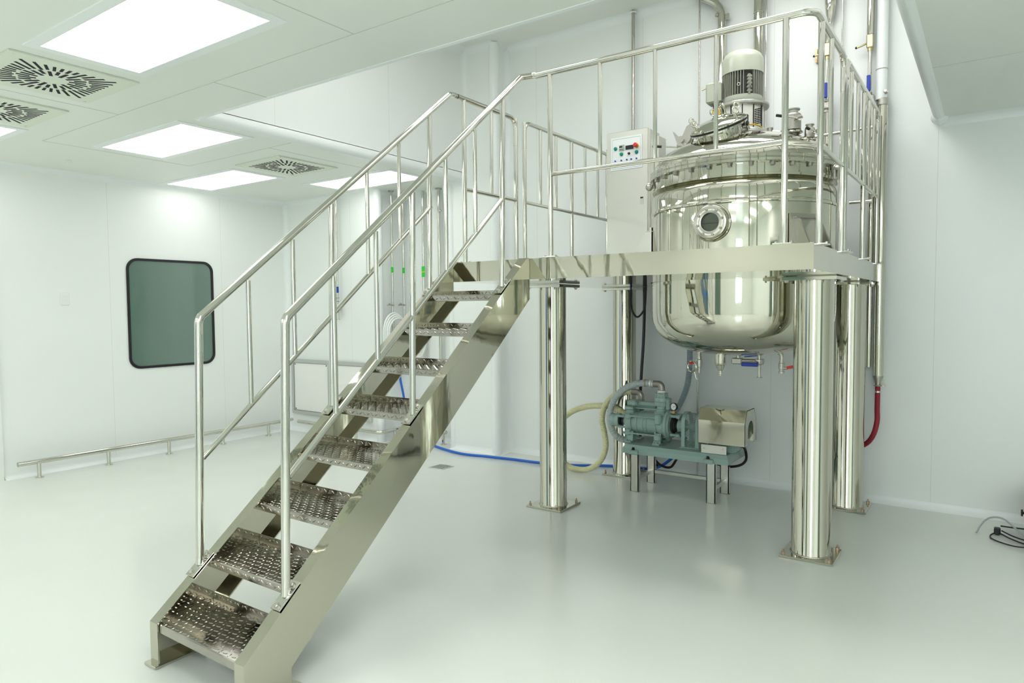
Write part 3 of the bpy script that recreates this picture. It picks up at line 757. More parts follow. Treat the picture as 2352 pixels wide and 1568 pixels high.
mk('sensor_cable', b, 'yellow', drv)
mk('cable_clip', MB().box(TX+.055, TX+.095, TY-.195, TY-.165, 2.620, 2.642), 'black', drv)

# valves and nozzles on the lid
def ang_valve(x, y, z0, r, h, hdir, hl, grip, spout=None):
    """sanitary valve: ferrule, clamp, body, stub, lever with a rubber grip"""
    b = MB(); b.rev([(r*.55, -.05), (r*.55, .02), (r*1.05, .022), (r*1.1, .03), (r*1.05, .036), (r*.7, .04), (r, .045), (r, h*.78), (r*.9, h*.82), (r*.62, h*.84), (r*.62, h*.95), (r*.85, h*.96), (r*.85, h)], (x, y, z0), (0, 0, 1), 32)
    v = mk('valve', b, 'castss', tank)
    c = Vector((x, y, z0+h*.55)); d = Vector(hdir).normalized()
    mk('clamp', MB().torus((x, y, z0+.03), (0, 0, 1), r*1.12, .006, 28, 8), 'steel', v)
    b = MB(); b.cyl(c, c+Vector((d.y, -d.x, 0))*-r*1.9, r*.30, 14); q = c+Vector((d.y, -d.x, 0))*-r*1.9
    b.rev([(r*.38, 0), (r*.38, r*.3)], q-Vector((d.y, -d.x, 0))*0, Vector((-d.y, d.x, 0)), 14)
    b.tube([q, q+d*hl], .0045, 8); hd = mk('lever', b, 'steel', v)
    mk('grip', MB().cyl(q+d*hl*.78, q+d*(hl*1.18), .009, 12), grip, hd)
    return v
ang_valve(-1.79, 4.62, 2.462, .034, .135, (-1, -.1, .16), .16, 'black')
v = ang_valve(-1.055, 4.60, 2.505, .048, .175, (-.819, -.574, .12), .12, 'black')
ang_valve(-.955, 4.60, 2.445, .030, .125, (-.6, -.7, .25), .06, 'black')
b = MB(); p = Vector((-1.70, 4.56, 2.475)); b.prism([(-1.83, 2.65), (-1.795, 2.61), (-1.76, 2.61), (-1.73, 2.67), (-1.69, 2.69), (-1.65, 2.675), (-1.63, 2.62), (-1.66, 2.60), (-1.69, 2.615), (-1.71, 2.57), (-1.74, 2.54), (-1.79, 2.545)], 'y', 4.55, 4.59)
b.cyl((-1.66, 4.52, 2.62), (-1.66, 4.62, 2.62), .018, 16); b.cyl((-1.76, 4.53, 2.58), (-1.76, 4.61, 2.58), .016, 16); b.cyl((-1.745, 4.57, 2.44), (-1.745, 4.57, 2.56), .022, 16)
mk('hinge_arm', b, 'castss', tank)
b = MB(); b.ball((-1.645, 4.70, 2.655), .055, 20, (1.1, .6, .5)); mk('cap', b, 'castss', tank)
b = MB(); b.cyl((-1.62, 4.78, 2.50), (-1.62, 4.78, 2.68), .014); b.box(-1.66, -1.58, 4.765, 4.795, 2.655, 2.685)
v = mk('ball_valve', b, 'castss', tank); mk('lever_sleeve', MB().bbox(-1.60, -1.47, 4.765, 4.79, 2.683, 2.70, .004), 'blue', v)
b = MB(); b.cyl((-1.68, 4.50, 2.43), (-1.68, 4.50, 2.51), .016); b.box(-1.70, -1.66, 4.485, 4.515, 2.50, 2.515)
v = mk('ball_valve', b, 'castss', tank); mk('lever_sleeve', MB().prism([(-1.69, 2.515), (-1.57, 2.52), (-1.60, 2.495), (-1.69, 2.50)], 'y', 4.49, 4.51), 'blue', v)
b = MB(); b.tube([(-1.24, 4.62, 2.56), (-1.17, 4.62, 2.565), (-1.13, 4.61, 2.55)], .012); b.cyl((-1.20, 4.62, 2.53), (-1.20, 4.62, 2.59), .02)
v = mk('small_valve', b, 'castss', tank); mk('knob', MB().ball((-1.25, 4.62, 2.56), .016, 12), 'blue', v)
# clamp hardware on the rim, right side
b = MB()
for k in range(5):
    a = radians(-14+k*5); x, y = TX+.625*cos(a), TY+.625*sin(a)
    b.hexbolt((x, y, 2.29+.006*(k % 2)), (cos(a), sin(a), -.3), .014, .03); b.cyl((x, y, 2.22), (x, y, 2.30), .008)
mk('rim_clamps', b, 'castss', tank)
b = MB()
a = radians(186+20)
b.hexbolt((TX+.60*cos(a), TY+.60*sin(a), 2.285), (cos(a), sin(a), 0), .02, .03); b.ball((TX+.615*cos(a), TY+.615*sin(a), 2.275), .026, 14)
mk('rim_clamps', b, 'castss', tank)

# outlets under the tank
b = MB(); b.rev([(.038, 1.125), (.038, 1.052), (.040, 1.050), (.040, 1.045), (.033, 1.040), (.020, 1.005), (.013, 1.000), (.013, .972), (.022, .970), (.022, .965)], (-1.553, TY, 0), (0, 0, 1), 32)
mk('cone_outlet', b, 'steel', tank)
b = MB(); x = -1.705; b.rev([(.014, 1.15), (.014, 1.095), (.016, 1.09), (.016, 1.075), (.020, 1.07), (.020, 1.02), (.013, 1.015), (.010, .975)], (x, TY, 0), (0, 0, 1), 24)
v = mk('drain_valve', b, 'castss', tank)
b = MB(); b.torus((x-.045, TY-.02, 1.02), (.4, 1, 0), .038, .006, 28, 8); b.tube([(x-.03, TY-.02, .99), (x-.01, TY-.02, .93)], .004); mk('clamp_ring', b, 'steel', v)
mk('lever_sleeve', MB().bbox(x-.065, x-.03, TY-.035, TY-.015, 1.038, 1.054, .003), 'red', v)
b = MB(); b.rev([(.014, 1.135), (.014, 1.09), (.03, 1.088), (.03, 1.062), (.026, 1.055), (.012, 1.05), (.010, 1.0), (.010, .968), (.020, .966), (.020, .962)], (-1.287, TY, 0), (0, 0, 1), 28)
b.cyl((-1.30, TY, 1.075), (-1.45, TY, 1.075), .012); b.bbox(-1.47, -1.40, TY-.025, TY+.02, 1.050, 1.092, .006)
b.cyl((-1.43, TY, 1.09), (-1.43, TY, 1.13), .014)
v = mk('drain_valve', b, 'castss', tank)
mk('lever_sleeve', MB().bbox(-1.395, -1.285, TY-.05, TY-.038, 1.040, 1.066, .004), 'blue', v)
mk('lever_sleeve', MB().prism([(-1.395, 1.096), (-1.29, 1.108), (-1.29, 1.116), (-1.395, 1.102)], 'y', TY+.02, TY+.04), 'blue', v)
b = MB(); x = -1.143
b.tube(fillet([(x-.05, TY, 1.155), (x-.02, TY, 1.14), (x, TY, 1.12), (x, TY, 1.07)], .02), .0135, 14); b.rev([(.015, 1.078), (.015, 1.068), (.019, 1.066), (.019, 1.03), (.016, 1.028), (.016, 1.015), (.018, 1.013), (.018, .998)], (x, TY, 0), (0, 0, 1), 20)
b.box(x-.06, x-.02, TY-.012, TY+.012, 1.135, 1.152); b.cyl((x, TY-.005, 1.035), (x+.035, TY-.005, 1.035), .009); b.cyl((x-.02, TY, 1.13), (x-.02, TY, 1.16), .014)
v = mk('drain_valve', b, 'castss', tank)
mk('lever_sleeve', MB().prism([(x+.034, 1.028), (x+.080, 1.038), (x+.080, 1.058), (x+.034, 1.048)], 'y', TY-.012, TY-.002), 'red', v)
mk('lever_sleeve', MB().prism([(x-.01, 1.147), (x+.05, 1.150), (x+.05, 1.156), (x-.01, 1.153)], 'y', TY-.01, TY+.004), 'red', v)

# ================================================================== CONTROL CABINET
CX0, CX1, CY0, CY1, CZ1 = -2.562, -2.211, 5.0, 5.075, 2.831
cab = thing('control_cabinet', ((CX0+CX1)/2, 5.1, DZ1), 'tall stainless control cabinet with a white button panel beside the tank', 'control cabinet')
mk('body', MB().bbox(CX0+.004, CX1+.012, CY0+.02, 5.20, DZ1, CZ1-.008, .003), 'brush', cab)
mk('door', MB().bbox(CX0, CX1, CY0, CY0+.021, DZ1+.01, CZ1, .003), 'brush', cab)
mk('back_box', MB().bbox(CX1+.012, CX1+.05, 5.10, 5.24, DZ1, CZ1-.05, .003), 'brush', cab)
pp = mk('button_panel', MB().bbox(-2.524, -2.258, CY0-.004, CY0, 2.531, 2.787, .001), 'panelwhite', cab)
b = MB()
for q in ((-2.511, -2.271, 2.7725, 2.775), (-2.511, -2.271, 2.543, 2.5455), (-2.511, -2.5095, 2.543, 2.775), (-2.2725, -2.271, 2.543, 2.775)): b.box(q[0], q[1], CY0-.0046, CY0-.0038, q[2], q[3])
mk('printed_border', b, 'ink', pp)
def button(x, z, m, r=.012, h=.012):
    b = MB(); b.rev([(r*1.25, 0), (r*1.25, .003), (r, .004), (r, h), (r*.85, h+.002)], (x, CY0-.004, z), (0, -1, 0), 24); return mk('push_button', b, m, pp)
for x, z in ((-2.483, 2.702), (-2.432, 2.654), (-2.302, 2.654)): button(x, z, 'teal')
mk('timer', MB().bbox(-2.451, -2.406, CY0-.012, CY0-.004, 2.680, 2.725, .002), 'lcd', pp)
b = MB(); b.box(-2.447, -2.421, CY0-.0126, CY0-.012, 2.704, 2.716); b.box(-2.447, -2.411, CY0-.0126, CY0-.012, 2.688, 2.692); mk('timer_marks', b, 'display', pp)
mk('digital_display', MB().bbox(-2.395, -2.328, CY0-.012, CY0-.004, 2.683, 2.714, .002), 'display', pp)
eb = MB(); eb.rev([(.017, 0), (.017, .012), (.014, .016)], (-2.300, CY0-.004, 2.703), (0, -1, 0), 28); mk('emergency_collar', eb, 'yellow', pp)
eb = MB(); eb.rev([(.010, .014), (.018, .022), (.018, .034), (.012, .040), (0, .041)], (-2.300, CY0-.004, 2.703), (0, -1, 0), 28, True, False); mk('emergency_button', eb, 'red', pp)
b = MB(); b.rev([(.010, 0), (.010, .005), (.005, .006), (.005, .02)], (-2.366, CY0-.004, 2.651), (0, -1, 0), 18); mk('selector_switch', b, 'display', pp)
b = MB()
for x in (-2.485, -2.432, -2.384, -2.347, -2.302): b.cyl((x, CY0-.004, 2.605), (x, CY0-.012, 2.605), .006, 14)
mk('indicator_lamps', b, 'blue', pp)
b = MB(); b.box(-2.274, -2.245, CY0-.003, CY0, 2.247, 2.307); lk = mk('door_lock', b, 'frame', cab)
mk('lock_slot', MB().box(-2.271, -2.248, CY0-.0035, CY0-.0028, 2.292, 2.304), 'display', lk)
for z in (2.68, 2.29, 1.86): mk('hinge', MB().cyl((CX0-.004, CY0+.012, z-.03), (CX0-.004, CY0+.012, z+.03), .007, 12), 'rail', cab)

# ================================================================== PIPES ON THE BACK WALL
def pipe(name, path, r, m, label, cat='pipe', fr=.06, n=20):
    t = thing(name, path[-1] if path[-1][2] < path[0][2] else path[0], label, cat)
    mk('pipe_run', MB().tube(fillet(path, fr), r, n), m, t); return t
t = pipe('conduit', [(-2.600, 5.57, HH), (-2.600, 5.57, DZ1)], .0135, 'dullsteel', 'dull grey conduit dropping from the raised ceiling to behind the cabinet')
mk('ceiling_collar', MB().rev([(.028, HH-.01), (.022, HH-.02)], (-2.600, 5.57, 0), (0, 0, 1), 20), 'trim', t)
pipe('thin_rod', [(-2.00, 5.54, HH), (-2.00, 5.54, .01)], .0065, 'dullsteel', 'thin dark steel rod running down the wall left of the tank motor', 'rod')
t = pipe('wall_pipe', [(-2.04, 5.56, 3.99), (-1.825, 5.56, 3.84), (-1.825, 5.56, DZ1)], .031, 'steel', 'polished pipe with an elbow at its top, behind the left of the motor', fr=.16)
mk('pipe_clamp', MB().torus((-1.825, 5.56, 3.67), (0, 0, 1), .032, .004, 32, 8), 'steel', t)
b = MB(); b.torus((-1.842, 5.56, 3.785), (.35, 0, -1), .034, .006, 32, 8); b.box(-1.795, -1.765, 5.55, 5.57, 3.73, 3.77)
mk('pipe_clamp', b, 'steel', t)
t = pipe('wall_pipe', [(-1.540, 5.565, HH), (-1.540, 5.565, DZ1)], .035, 'steel', 'straight polished pipe rising behind the right side of the motor')
mk('pipe_clamp', MB().torus((-1.540, 5.565, 3.72), (0, 0, 1), .036, .004, 32, 8), 'steel', t)
pipe('thin_rod', [(-1.482, 5.57, HH), (-1.482, 5.57, DZ1)], .006, 'rail', 'thin steel tube tight against the right of the motor', 'rod')
b = MB(); b.bbox(-2.0+.07, -1.90, 5.57, 5.60, 3.22, 3.24, .004); b.tube([(-1.93, 5.58, 3.235), (-1.96, 5.56, 3.215), (-1.985, 5.55, 3.205)], .006); b.cyl((-1.90, 5.58, 3.235), (-1.84, 5.55, 3.235), .008)
tag(mk('wall_tap', b, 'brass', loc='base'), 'tiny brass tap handle on the wall left of the motor', 'tap')

def valve_line(x, y, label, top):
    """vertical service line: polished pipe, brass valve, slim tube, blue lever valve, clamp, wide pipe"""
    t = thing('service_pipe', (x, y, DZ1), label, 'pipe')
    mk('pipe_run', MB().cyl((x, y, 3.37), (x, y, top), .024, 24), 'steel', t)
    b = MB(); b.bbox(x-.022, x+.022, y-.025, y+.02, 3.275, 3.37, .006); b.cyl((x, y, 3.255), (x, y, 3.275), .017)
    v = mk('brass_valve', b, 'brass', t)
    b = MB(); b.tube([(x-.02, y, 3.315), (x-.055, y-.01, 3.30), (x-.085, y-.012, 3.293)], .007); mk('lever', b, 'brass', v)
    mk('lever_tip', MB().ball((x-.088, y-.012, 3.293), .009, 10), 'black', v)
    mk('slim_tube', MB().cyl((x, y, 2.96), (x, y, 3.26), .0125, 16), 'rail', t)
    mk('lever_sleeve', MB().bbox(x-.012, x+.012, y-.055, y-.035, 2.965, 3.075, .004), 'blue', t)
    b = MB(); b.cyl((x, y, 2.93), (x, y-.04, 2.95), .008); b.bbox(x-.03, x+.035, y-.03, y+.03, 2.89, 2.945, .008); b.rev([(.036, 2.868), (.036, 2.878)], (x, y, 0), (0, 0, 1), 24); b.cyl((x, y, 2.86), (x, y, 2.965), .018)
    for s_ in (-1, 1): b.hexbolt((x+.03*s_, y-.03, 2.90), (0, -1, 0), .007, .02)
    mk('ball_valve', b, 'castss', t)
    return t
t = valve_line(-1.039, 5.55, 'service pipe with brass valve and blue lever standing behind the corner railing posts', 3.505)
mk('lower_pipe', MB().cyl((-1.034, 5.55, DZ1), (-1.034, 5.55, 2.87), .024, 24), 'steel', t)
t = valve_line(-.757, 5.555, 'service pipe with brass valve and blue lever at the far right end of the railing', HH)
mk('lower_pipe', MB().tube([(-.733, 5.545, 2.87), (-.733, 5.545, 1.0)], .020, 24), 'steel', t)
# large polished pipe top; the pointed tip gives shape to a reflection on it
b = MB(); b.rev([(.0, 3.50), (.012, 3.52), (.030, 3.58), (.038, 3.66), (.038, HH)], (-1.024, 5.56, 0), (0, 0, 1), 32, False, True)
tag(mk('pipe_reflection_tip', b, 'steel', loc='base'), 'wide polished pipe with its pointed reflection shaped as a tip, high behind the corner post', 'pipe')
pipe('thin_rod', [(-.945, 5.58, HH), (-.945, 5.58, DZ1)], .006, 'rail', 'thin steel tube beside the wide polished pipe behind the corner post', 'rod')
# insulated drop line that ends in the red hose
t = thing('drop_pipe', (-.669, 5.55, .86), 'wide polished drop pipe at the right end of the platform ending in a cone', 'pipe')
mk('pipe_run', MB().cyl((-.669, 5.55, 1.0-.07), (-.669, 5.55, 2.86), .0335, 28), 'steel', t)
mk('insulated_run', MB().cyl((-.679, 5.55, 2.90), (-.679, 5.55, HH), .036, 28), 'trim', t)
b = MB(); b.rev([(.036, 2.855), (.040, 2.86), (.040, 2.90), (.034, 2.905)], (-.668, 5.55, 0), (0, 0, 1), 28); mk('pipe_clamp', b, 'castss', t)
mk('support_ring', MB().torus((-.679, 5.55, 3.11), (0, 0, 1), .037, .003, 28, 8), 'castss', t)
mk('clamp_bolt', MB().hexbolt((-.65, 5.53, 2.94), (0, -1, .2), .012, .03), 'castss', t)
mk('reducer', MB().rev([(.0345, .94), (.0345, .93), (.017, .885), (.017, .87)], (-.669, 5.55, 0), (0, 0, 1), 28), 'castss', t)
b = MB(); b.torus((-.669, 5.55, .868), (0, 0, 1), .022, .006, 24, 8); b.box(-.70, -.685, 5.542, 5.558, .862, .876); b.box(-.64, -.62, 5.542, 5.558, .862, .876); mk('clamp_ring', b, 'castss', t)
t = thing('red_hose', (-.70, 5.47, .40), 'thick red hose hanging from the cone of the drop pipe and curving behind a column', 'hose')
pts = [(-.669, 5.55, .862), (-.668, 5.535, .78), (-.664, 5.50, .70), (-.660, 5.47, .62), (-.678, 5.46, .53), (-.722, 5.50, .455), (-.79, 5.53, .41), (-.87, 5.54, .39)]
mk('hose_body', MB().tube(spline(pts), .0175, 18), 'redhose', t)
mk('hose_clamp', MB().rev([(.0192, 0), (.0192, .012)], (-.6685, 5.543, .818), (0, 0, 1), 24), 'rail', t)
# horizontal pipes
tag(mk('cross_pipe', MB().tube([(-1.18, 5.36, 2.66), (-.70, 5.36, 2.675)], .012, 16), 'rail', loc='base'), 'thin horizontal pipe running right from behind the tank valves to the wall pipes', 'pipe')
tag(mk('cross_pipe', MB().tube([(-.84, 5.33, 2.165), (-.70, 5.33, 2.165)], .011, 16), 'rail', loc='base'), 'short horizontal pipe bridging two posts right of the tank shell', 'pipe')
b = MB(); b.box(-1.125, -1.115, 5.58, 5.62, 3.26, 3.36); tag(mk('wall_bracket', b, 'copper', loc='base'), 'tiny upright copper coloured bracket on the wall left of the corner post', 'bracket')

# pipes far left
def drop(x, y, z0, z1, r, label, m='rail'):
    t = thing('drop_tube', (x, y, z0), label, 'pipe'); mk('pipe_run', MB().cyl((x, y, z0), (x, y, z1), r, 16), m, t); return t
t = drop(-6.00, 5.17, 1.33, HC, .0105, 'slim drop pipe with a blue lever valve on the far wall between the handrails')
mk('pipe_band', MB().rev([(.0125, 1.63), (.0125, 1.70)], (-6.0, 5.17, 0), (0, 0, 1), 16), 'blue', t)
b = MB(); b.bbox(-6.025, -5.975, 5.14, 5.20, 1.435, 1.485, .005); b.rev([(.013, 1.53), (.018, 1.535), (.013, 1.54)], (-6.0, 5.17, 0), (0, 0, 1), 16); b.rev([(.02, 1.33), (.02, 1.338)], (-6.0, 5.17, 0), (0, 0, 1), 16)
b.cyl((-6.0, 5.17, 1.56), (-6.0, 5.17, 1.58), .018)
v = mk('ball_valve', b, 'castss', t); mk('lever_sleeve', MB().bbox(-6.028, -5.972, 5.12, 5.135, 1.452, 1.472, .003), 'blue', v)
def tap_pipe(y, label, z0):
    t = drop(-5.345, y, z0, HC, .012, label, 'rail')
    b = MB(); b.rev([(.03, HC-.012), (.03, HC-.001)], (-5.345, y, 0), (0, 0, 1), 16); mk('ceiling_collar', b, 'castss', t)
    b = MB(); b.cyl((-5.345, y, 1.49), (-5.33, y-.08, 1.49), .007); b.ball((-5.345, y, 1.49), .018, 12); b.tube(spline([(-5.33, y-.05, 1.49), (-5.32, y-.08, 1.505), (-5.32, y-.11, 1.485)]), .007)
    mk('side_tap', b, 'castss', t)
    mk('tag_band', MB().rev([(.014, 1.84), (.014, 1.90)], (-5.345, y, 0), (0, 0, 1), 16), 'greentag', t)
    return t
t = tap_pipe(5.37, 'left of two slim tap pipes in the wall recess, above the hose coil', 1.05)
b = MB(); b.bbox(-5.37, -5.32, 5.35, 5.40, 1.34, 1.385, .004); b.cyl((-5.345, 5.37, 1.30), (-5.345, 5.37, 1.34), .015)
v = mk('ball_valve', b, 'castss', t); mk('lever_sleeve', MB().bbox(-5.325, -5.31, 5.29, 5.37, 1.375, 1.393, .003), 'blue', v)
tap_pipe(5.545, 'right of two slim tap pipes in the wall recess, at its corner', 1.30)
t = drop(-5.08, 5.58, .75, HC, .0135, 'slim pipe with a large green tag on the rear wall of the recess')
mk('tag_plate', MB().box(-5.095, -5.045, 5.563, 5.566, 1.79, 1.905), 'greentag', t)
mk('tag_stripe', MB().box(-5.095, -5.045, 5.5615, 5.563, 1.84, 1.85), 'yellow', t)
t = drop(-4.845, 5.575, .4, HC, .017, 'thicker steel pipe rising beside the left edge of the wall column')
b = MB(); b.rev([(.035, HC-.012), (.035, HC-.001)], (-4.845, 5.575, 0), (0, 0, 1), 16); b.cyl((-4.845, 5.575, 2.47), (-4.80, 5.54, 2.475), .007); b.ball((-4.79, 5.535, 2.475), .014, 10); mk('small_tap', b, 'castss', t)
# white hose coil on the recess side and hanging bight
coil = thing('hose_coil', (-5.33, 5.35, .95), 'coiled white hose hanging by the blue valve behind the stairs', 'hose')
for k in range(4):
    pts = []
    for i in range(26):
        a = pi*1.15*i/25-.10; pts.append((-5.30+.013*k, 5.34-.155*cos(a)*(1-.03*k)+.01*k, 1.20+(.20-.018*k)*sin(a)-(.0 if 0 < i < 25 else 0)))
    pts = [(pts[0][0], pts[0][1]-.005, .86+.01*k)]+pts+[(pts[-1][0], pts[-1][1]+.02, .80)]
    mk('hose_loop', MB().tube(spline(pts, 4), .0105, 12), 'clear', coil)
b = MB(); b.tube(spline([(-5.27, 5.45, 1.25), (-5.20, 5.50, .98), (-5.13, 5.53, .92), (-5.06, 5.54, .98), (-5.02, 5.55, 1.15), (-5.01, 5.56, 1.35)]), .0095, 12)
mk('hose_loop', b, 'clear', coil)
# long blue hose
t = thing('blue_hose', (-4.2, 5.2, 0), 'long blue hose dropping behind the stairs and lying along the floor to the pump', 'hose')
pts = [(-5.50+.10, 5.50, .98), (-5.385, 5.50, .72), (-5.33, 5.49, .52), (-5.24, 5.46, .30), (-5.12, 5.43, .13), (-4.97, 5.41, .04), (-4.82, 5.38, .016), (-4.60, 5.29, .0145), (-4.27, 5.20, .0145), (-3.98, 5.235, .0145), (-3.69, 5.27, .0145), (-3.40, 5.29, .0145), (-3.07, 5.38, .0145), (-2.86, 5.50, .0145), (-2.65, 5.575, .0145), (-2.45, 5.56, .03), (-2.32, 5.50, .075), (-2.20, 5.44, .16), (-2.09, 5.40, .28), (-2.03, 5.33, .36), (-1.98, 5.22, .40)]
mk('hose_body', MB().tube(spline(pts, 8), .0125, 14), 'bluehose', t)
# floor drain
t = thing('floor_drain', (-4.10, 4.70, 0), 'small square steel floor drain behind the foot of the stairs', 'floor drain')
b = MB(); c = Vector((-4.10, 4.70, 0)); h = .085
mk('drain_plate', MB().bbox(c.x-h, c.x+h, c.y-h, c.y+h, 0, .004, .001), 'brush', t)
b = MB()
for i in range(-4, 5):
    for j in range(-4, 5): b.rev([(.005, .0041), (.005, .0046)], (c.x+i*.016, c.y+j*.016, 0), (0, 0, 1), 8)
mk('drain_holes', b, 'slotgrey', t)

# ================================================================== PUMP AND STAND
st = thing('pump_stand', (-1.97, 5.08, 0), 'low four legged stainless stand under the green pump', 'stand')
for x0 in (-2.308, -1.700):
    for y0 in (4.900, 5.215):
        b = MB(); b.box(x0, x0+.066, y0, y0+.006, .005, .303); b.box(x0, x0+.006, y0, y0+.036, .005, .303) ; b.box(x0+.060, x0+.066, y0, y0+.036, .005, .303)
        mk('leg', b, 'brush', st); mk('foot_pad', MB().box(x0-.002, x0+.068, y0-.002, y0+.038, 0, .006), 'castss', st)
mk('cross_bar', MB().bbox(-2.245, -1.698, 5.218, 5.243, .085, .115, .003), 'brush', st)
mk('cross_bar', MB().bbox(-2.290, -2.262, 4.93, 5.218, .085, .115, .003), 'brush', st)
mk('cross_bar', MB().bbox(-1.682, -1.654, 4.93, 5.218, .085, .115, .003), 'brush', st)
PU = thing('vacuum_pump', (-1.95, 5.08, .303), 'green cast iron vacuum pump with steel motor cover on the low stand', 'pump')
PY, PZ = 5.07, .525
def rx(mb, prof, n=40, y=PY, z=PZ): return mb.rev([(r, x) for r, x in prof], (0, y, z), (1, 0, 0), n)
b = MB(); bx0, bx1, by0, by1 = -2.362, -1.533, 4.872, 5.29
top = [(bx0+.012, by0+.018), (bx1-.012, by0+.018), (bx1-.012, by1-.018), (bx0+.012, by1-.018)]; bot = [(bx0, by0), (bx1, by0), (bx1, by1), (bx0, by1)]
vs = [(x, y, .304) for x, y in bot]+[(x, y, .345) for x, y in bot]+[(x, y, .372) for x, y in top]
b.add(vs, [(3, 2, 1, 0)]+[(i, (i+1) % 4, (i+1) % 4+4, i+4) for i in range(4)]+[(i+4, (i+1) % 4+4, (i+1) % 4+8, i+8) for i in range(4)]+[(8, 9, 10, 11)])
bed = mk('bed_plate', b, 'green', PU)
for x in (-2.262, -1.672):
    for y in (4.862, 5.29):
        e = mk('mounting_ear', MB().bbox(x-.035, x+.035, y-.018, y+.022, .304, .338, .006), 'green', bed)
        mk('mounting_bolt', MB().hexbolt((x-.005, y, .338), (0, 0, 1), .011, .02), 'black', e)
b = MB(); rx(b, [(.086, -2.345), (.090, -2.34), (.090, -2.297), (.087, -2.295), (.087, -2.291), (.091, -2.289), (.091, -2.245), (.088, -2.243), (.088, -2.239), (.091, -2.237), (.091, -2.214), (.088, -2.212), (.088, -2.208), (.091, -2.206), (.091, -2.135), (.088, -2.133), (.088, -2.129), (.092, -2.127), (.092, -2.11)], 56)
mk('barrel', b, 'green', PU, ang=50)
# left end casting with arms and bearing drum
b = MB(); rx(b, [(.045, -2.43), (.075, -2.405), (.094, -2.38), (.096, -2.345)], 40); b.bbox(-2.40, -2.335, 5.00, 5.13, .58, .635, .012); b.bbox(-2.395, -2.34, PY-.11, PY-.07, .555, .60, .01); b.bbox(-2.395, -2.345, PY-.105, PY-.07, .425, .47, .01)
b.bbox(-2.405, -2.33, 4.985, 5.15, .628, .655, .008); b.bbox(-2.49, -2.40, PY-.055, PY-.035, .556, .576, .006); b.bbox(-2.49, -2.40, PY-.055, PY-.035, .470, .488, .006)
mk('end_casting', b, 'green', PU)
b = MB(); rx(b, [(.046, -2.555), (.052, -2.55), (.052, -2.518), (.050, -2.516), (.053, -2.514), (.055, -2.478)], 40); mk('bearing_drum', b, 'green', PU)
b = MB(); rx(b, [(.040, -2.478), (.040, -2.465), (.030, -2.46), (.036, -2.45), (.036, -2.43)], 32); mk('shaft_seal', b, 'black', PU)
# right end casting, flange and front bearing
b = MB(); rx(b, [(.096, -2.112), (.100, -2.105), (.100, -2.075), (.118, -2.065), (.118, -2.045), (.105, -2.040), (.104, -2.028)], 56)
b.bbox(-2.14, -2.085, PY-.115, PY-.06, .53, .615, .012); b.bbox(-2.14, -2.085, PY-.12, PY-.07, .405, .45, .01); b.bbox(-2.16, -2.075, 5.00, 5.13, .595, .632, .01)
mk('end_casting', b, 'green', PU)
b = MB(); rx(b, [(.06, -2.03), (.062, -2.02), (.062, -2.012), (.05, -2.01), (.052, -1.998), (.04, -1.996), (.022, -1.98)], 36); mk('shaft_seal', b, 'slotgrey', PU)
for z in (.60, .455):
    b = MB(); b.bbox(-2.035, -1.955, PY-.055, PY-.035, z-.010, z+.010, .004); b.bbox(-2.035, -1.955, PY+.04, PY+.06, z-.010, z+.010, .004)
    b.bbox(-1.975, -1.945, PY-.075, PY+.065, z-.013, z+.013, .006); mk('bearing_arm', b, 'green', PU)
b = MB(); rx(b, [(.03, -1.985), (.052, -1.975), (.052, -1.925), (.048, -1.92)], 36); mk('coupling_drum', b, 'green', PU)
b = MB(); rx(b, [(.018, -1.92), (.018, -1.89), (.032, -1.888), (.032, -1.86), (.040, -1.858), (.040, -1.835), (.03, -1.833), (.03, -1.79)], 28); mk('coupling', b, 'green', PU)
for z, yy in ((.585, PY-.108), (.447, PY-.108), (.640, PY-.03), (.585, PY+.105), (.447, PY+.105)):
    b = MB(); b.cyl((-2.37, yy, z), (-2.10, yy, z), .0062, 10); b.hexbolt((-2.40, yy, z), (1, 0, 0), .010, .014); mk('tie_rod', b, 'green', PU)
# feet
for x, w in ((-2.378, .055), (-2.145, .055)):
    b = MB(); b.prism([(PY-.115, .372), (PY+.115, .372), (PY+.115, .39), (PY+.075, .40), (PY+.062, .47), (PY-.085, .47), (PY-.10, .40), (PY-.115, .39)], 'x', x, x+.010)
    b.bbox(x-.006, x+w, PY-.125, PY-.055, .372, .386, .003); b.bbox(x-.006, x+w, PY+.055, PY+.125, .372, .386, .003); b.prism([(PY-.10, .386), (PY-.085, .386), (PY-.075, .46), (PY-.085, .46)], 'x', x, x+w)
    b.hexbolt((x+w*.6, PY-.112, .386), (0, 0, 1), .008, .010)
    mk('foot', b, 'green', PU)
# manifold, valve body, elbows
b = MB(); b.prism([(PY-.03+.02, .643), (PY+.04, .643), (PY+.055, .662), (PY+.04, .690), (PY-.01, .690), (PY-.028, .668)], 'x', -2.385, -2.165); b.bbox(-2.395, -2.31, PY-.06, PY+.06, .655, .700, .012)
mk('manifold', b, 'green', PU)
b = MB(); b.rev([(.045, .63), (.045, .645), (.036, .65), (.036, .665), (.055, .672), (.057, .70), (.053, .705), (.057, .71), (.055, .735), (.046, .74), (.046, .752), (.05, .754), (.05, .768), (.028, .772)], (-2.118, PY-.01, 0), (0, 0, 1), 36)
for k in range(6): b.hexbolt((-2.118+.044*cos(k*pi/3+.3), PY-.01+.044*sin(k*pi/3+.3), .735), (0, 0, 1), .008, .04)
b.bbox(-2.075, -2.045, PY-.04, PY+.03, .64, .735, .010)
vb = mk('valve_body', b, 'green', PU)
b = MB()
for k in range(3): b.torus((-2.118, PY-.01, .776+.007*k), (0, 0, 1), .027, .004, 28, 8)
mk('thread_tape', b, 'white', vb)
